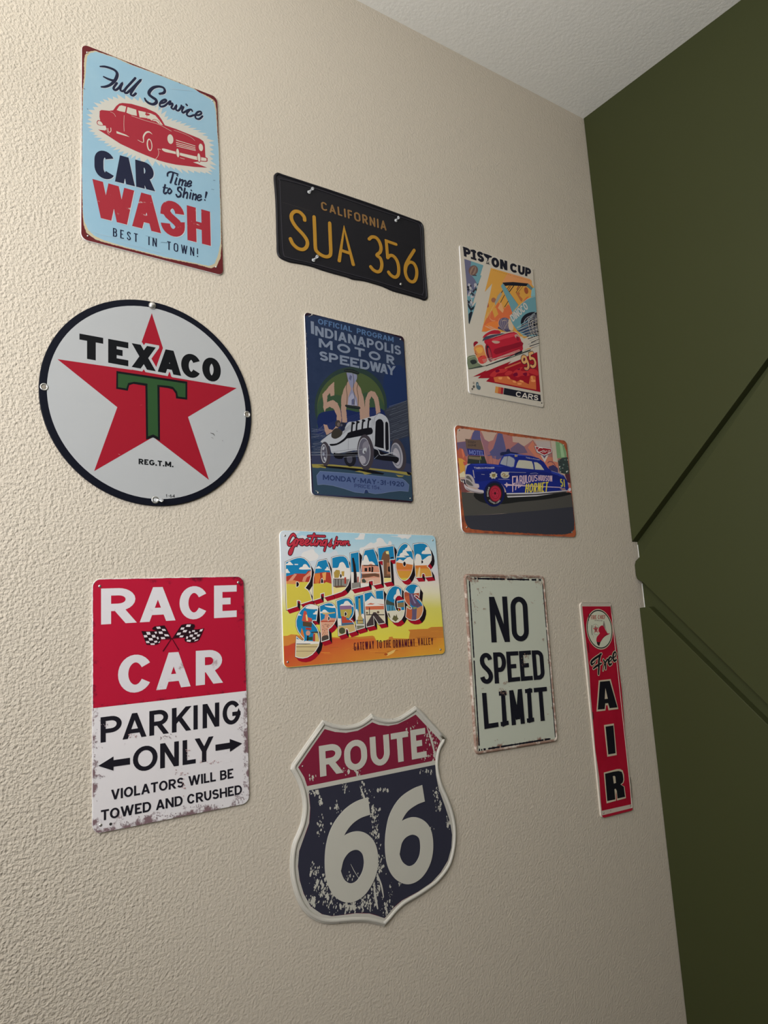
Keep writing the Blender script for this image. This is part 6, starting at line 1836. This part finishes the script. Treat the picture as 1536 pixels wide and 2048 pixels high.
    for q in ([(560, 900), (640, 820), (760, 790), (850, 800), (790, 850), (680, 870), (640, 920)], [(800, 870), (860, 820), (930, 840), (900, 880), (830, 900)], [(930, 860), (1010, 790), (1090, 760), (1060, 820), (1160, 830), (1200, 900), (1080, 900), (1000, 930)], [(1150, 830), (1240, 790), (1330, 820), (1340, 900), (1240, 870)]):
        it += P(y(q), fl, 3)
    for q in ([(650, 820), (700, 800), (720, 830), (670, 850)], [(940, 870), (1000, 850), (1010, 900), (950, 910)], [(1000, 800), (1050, 780), (1040, 810)], [(1090, 870), (1160, 850), (1150, 910)]):
        it += P(y(q), c(98, 14, 40), 3)
    oc, oc2 = c(168, 88, 50), c(190, 122, 74)
    it += P(y([(620, 930), (700, 912), (790, 914), (860, 908), (900, 960), (960, 976), (1000, 1000), (1060, 968), (1110, 1000), (1190, 1040), (1215, 912), (1260, 898), (1300, 912), (1312, 1130), (1180, 1105), (1000, 1070), (800, 1030), (640, 1000)]), oc)
    for q in ([(840, 912), (880, 930), (890, 960), (850, 950)], [(930, 980), (980, 990), (985, 1015), (940, 1010)], [(1045, 970), (1100, 985), (1105, 1010), (1050, 1000)], [(1225, 910), (1250, 905), (1262, 960), (1232, 960)], [(700, 930), (760, 925), (750, 960), (710, 960)], [(1230, 970), (1290, 965), (1295, 1000), (1235, 1000)], [(1010, 1020), (1070, 1020), (1070, 1045), (1015, 1045)]):
        it += P(y(q), oc2, 2)
    it += P(y([(802, 770), (1056, 676), (1064, 696), (806, 796)]), c(160, 84, 58))
    s.part('red_flame_panel', it, mask=[tm])
    nb = ramp_z('printed_orange_fade', [(0, s.col(146, 44, 60)), (.55, s.col(170, 110, 80)), (1, s.col(180, 136, 86))], .055, .085)
    nine = y([(1150, 640), (1138, 600), (1105, 590), (1085, 620), (1090, 668), (1118, 690), (1150, 660), (1150, 640), (1178, 700), (1184, 760), (1160, 792), (1132, 786)])
    five = y([(1250, 530), (1205, 548), (1212, 630)])
    fiv2 = y([(1212, 630), (1240, 618), (1276, 636), (1296, 690), (1286, 740), (1250, 758), (1228, 742)])
    dk = c(44, 24, 38)
    s.part('number', S(nine, dk, 8.2, 4) + S(five, dk, 8.2, 0) + S(fiv2, dk, 8.2, 4) + S(nine, nb, 5.6, 4) + S(five, nb, 5.6, 0) + S(fiv2, nb, 5.6, 4))
    it = P(y([(792, 1098), (1378, 1210), (1386, 1318), (780, 1202)]), ink) + P(y([(654, 1074), (700, 1082), (690, 1186), (640, 1176)]), c(172, 118, 62)) + P(y([(700, 1082), (745, 1090), (735, 1194), (690, 1186)]), c(164, 78, 48)) + P(y([(745, 1090), (782, 1098), (772, 1200), (735, 1194)]), c(134, 34, 44))
    s.part('title_bar', it)
    s.part('lettering', s.text('CARS', (988, 1152 + B), (1348, 1222 + B), (978, 1236 + B), (1340, 1304 + B), c(178, 170, 160), .24, .2, .42, gap=.14))
    s.part('printed_marks', E((297, 1018 + B), 15, 20, c(130, 122, 110)) + E((300, 1078 + B), 17, 22, c(70, 66, 60)) + E((276, 1116 + B), 12, 17, c(76, 70, 64)) + P(y([(340, 1010), (372, 1008), (384, 1060), (410, 1080), (396, 1130), (350, 1110), (338, 1060)]), c(66, 84, 92), 2) + P(y([(350, 1030), (370, 1030), (372, 1060), (352, 1060)]), c(120, 130, 128)))
    s.nail(1400, 1343 + B, 1.4, M_HOLE)
    s.nail(120, 112, 1.2)


poster()


# ---------------------------------------------------------------- free air strip
def free_air():
    s = Sign('strip_sign', 'tall narrow red metal sign reading Free AIR downwards below a round helmet emblem',
             ((1159.4, 1205.0), (1222.0, 1205.2), (1202.0, 1636.5), (1266.0, 1618.5)), K['air'])
    s.use(1140, 1190, 8.533)
    c = s.c
    out = s.rounded(s.q, 7)
    rim = c(140, 130, 118)
    s.panel(out, rim, c(150, 142, 130), prof=[(0, .0004), (.2, .0024), (.8, .0032), (1.4, .0034), (2.0, .0032), (2.6, HF), (3.2, HF)])
    B2 = lambda p: [(x * 8.533 / 8.907, (y / 8.907 + 230) * 8.533) for x, y in p]
    red = worn('printed_red', s.col(116, 10, 28), s.col(128, 16, 34), 12, .4, .7)
    ink, cr = c(14, 14, 18), c(142, 132, 112)
    fld = [(208, 194), (690, 194), (712, 300), (722, 420), (770, 720), (800, 900), (840, 1300), (880, 1600), (908, 1960)] + B2([(985, 500), (1025, 1000), (1065, 1300), (1088, 1680), (565, 1796), (545, 1600), (520, 1200), (450, 700), (400, 100)]) + [(352, 1700), (330, 1300), (298, 1000), (262, 700), (228, 400)]
    it = s.P(fld, red)
    s.part('painted_field', it)
    s.part('lower_edge_stripe', s.P(B2([(566, 1878), (1114, 1742), (1110, 1778), (1082, 1794), (612, 1916), (580, 1908)]), c(122, 18, 34)), h=.00345)
    dk = c(40, 22, 26)
    s.part('edge_wear', s.S([(200, 132), (500, 134), (690, 134)], c(70, 62, 54), .5, 0) + s.S([(690, 180), (712, 330)], dk, 1.0, 0) + s.S([(300, 820), (316, 980)], dk, 1.6, 0) + s.S(B2([(400, 40), (406, 160)]), dk, 2.2, 0)
           + s.S(B2([(1066, 1200), (1086, 1340), (1098, 1560)]), dk, 1.2, 0) + s.S([(338, 158), (338, 180)], dk, .6, 0) + s.S(B2([(718, 1780), (718, 1810)]), dk, .6, 0) + s.S(B2([(1060, 1690), (1070, 1715), (1092, 1700)]), dk, .5, 0) + s.S(B2([(590, 1850), (604, 1826)]), dk, .8, 0), h=HF + .0009)
    pts = s.pts((283, 520), (728, 640), (452, 236), (560, 936))
    cx = sum(p[0] for p in pts) / 4
    cy = sum(p[1] for p in pts) / 4
    R = sum(math.dist(p, (cx, cy)) for p in pts) / 4
    em = [(circle((cx, cy), R, 48), cr), (circle((cx, cy), R * .955, 48), ink), (circle((cx, cy), R * .90, 48), c(146, 146, 128))]
    rd = c(126, 16, 34)
    em += s.text('FIRE-CHIEF', (352, 346), (606, 340), (358, 418), (604, 408), c(116, 46, 40), .2, .16, .25, gap=.1) + s.text('GASOLINE', (415, 424), (552, 430), (418, 442), (552, 448), c(70, 52, 48), .2)
    sc = s.m(440, 588)
    r0 = (math.dist(s.m(382, 588), s.m(500, 588))) / 2
    em += [(q, c(74, 70, 66)) for q in ribbon(circle(sc, r0, 28), .5, None, True)]
    star = [(sc[0] + r0 * (.9 if k % 2 == 0 else .36) * math.sin(k * math.pi / 5), sc[1] + r0 * (.9 if k % 2 == 0 else .36) * math.cos(k * math.pi / 5)) for k in range(10)]
    em += [(star, c(140, 60, 62))] + s.text('T', (425, 575), (455, 577), (425, 630), (455, 632), c(70, 60, 50), .3)
    em += s.text('TEXACO', (398, 540), (484, 546), (398, 558), (484, 564), c(60, 56, 52), .24)
    em += s.P([(455, 800), (452, 740), (470, 700), (505, 655), (490, 610), (498, 552), (540, 520), (574, 534), (602, 590), (640, 655), (672, 650), (668, 668), (600, 705), (548, 758), (515, 806)], rd, 3)
    em += s.P([(455, 796), (490, 806), (520, 800), (500, 868), (486, 866), (462, 840)], c(36, 20, 22)) + s.S([(640, 655), (590, 700), (545, 760), (515, 810)], c(40, 18, 24), .8) + s.S([(568, 530), (574, 450), (586, 470), (606, 560), (630, 640)], c(60, 40, 40), .8) + s.P([(560, 520), (574, 448), (590, 500), (600, 580)], c(96, 84, 76))
    for k in range(4):
        em += s.S([(515 + 24 * k, 545 + 6 * k), (525 + 26 * k, 640)], c(96, 12, 28), .4, 0)
    em += s.P([(476, 590), (492, 570), (492, 640), (478, 630)], c(160, 90, 90))
    em += s.S([(372, 520), (366, 600), (380, 680)], c(58, 54, 50), 1.6) + s.S([(398, 690), (398, 730)], c(88, 84, 76), .6) + s.S([(322, 330), (316, 430)], c(30, 26, 28), 2, 2)
    s.part('helmet_emblem', em)
    fr = [([(372, 1184), (358, 1160), (372, 1128), (420, 1086), (480, 1044), (534, 1004)], [5, 5, 4.6, 4.6, 4.6, 3]), ([(514, 1016), (492, 1110), (490, 1220), (484, 1352)], [5, 5, 5, 4]), ([(396, 1256), (450, 1212), (534, 1164)], [3, 4.4, 3]),
          ([(370, 1184), (412, 1160), (430, 1122)], [3.4, 2.4, 2]), ([(566, 1106), (590, 1150), (604, 1200), (604, 1262)], [3, 4, 4.4, 3.4]), ([(560, 1290), (582, 1190), (636, 1100)], [1.6, 2.6, 4]),
          ([(662, 1140), (700, 1110), (710, 1076), (690, 1056), (662, 1090), (656, 1150), (674, 1190), (708, 1172)], [2.6, 2.6, 3, 3.4, 4.6, 5, 4.6, 3]), ([(736, 1070), (774, 1044), (784, 1000), (764, 974), (738, 1010), (732, 1072), (750, 1124), (790, 1104)], [2.6, 2.6, 3, 3.4, 4.6, 5, 4.6, 3])]
    a, b = [], []
    for p, w in fr:
        a += s.S(p, cr, [x + 3.0 for x in w], 5)
        b += s.S(p, ink, w, 5)
    s.part('script_lettering', a + b, h=.00347)
    s.part('raised_letter', s.P([(490, 1458), (690, 1434), (822, 1946), (656, 1968), (638, 1878), (612, 1882), (600, 1972), (452, 1988)], cr) + s.P([(507, 1480), (674, 1464), (806, 1918), (672, 1932), (646, 1846), (598, 1850), (588, 1946), (470, 1956)], ink)
           + s.P([(600, 1588), (642, 1770), (588, 1776)], cr), thick=.0004)
    s.part('raised_letter', s.P(B2([(604, 268), (776, 240), (829, 802), (664, 832)]), cr) + s.P(B2([(628, 296), (768, 274), (808, 770), (676, 792)]), ink), thick=.0004)
    s.part('raised_letter', s.P(B2([(600, 1114), (750, 1074), (830, 1052), (890, 1050), (934, 1076), (956, 1150), (962, 1250), (944, 1304), (908, 1328), (966, 1362), (992, 1570), (836, 1612), (826, 1500), (818, 1440), (812, 1500), (816, 1616), (650, 1662)]), cr)
           + s.P(B2([(618, 1136), (760, 1100), (860, 1084), (916, 1100), (936, 1150), (946, 1240), (934, 1290), (894, 1324), (954, 1368), (976, 1546), (840, 1576), (828, 1440), (806, 1400), (786, 1412), (802, 1592), (658, 1622)]), ink)
           + s.P(B2([(758, 1178), (784, 1172), (802, 1186), (814, 1298), (776, 1310)]), cr, 0), thick=.0004)


free_air()
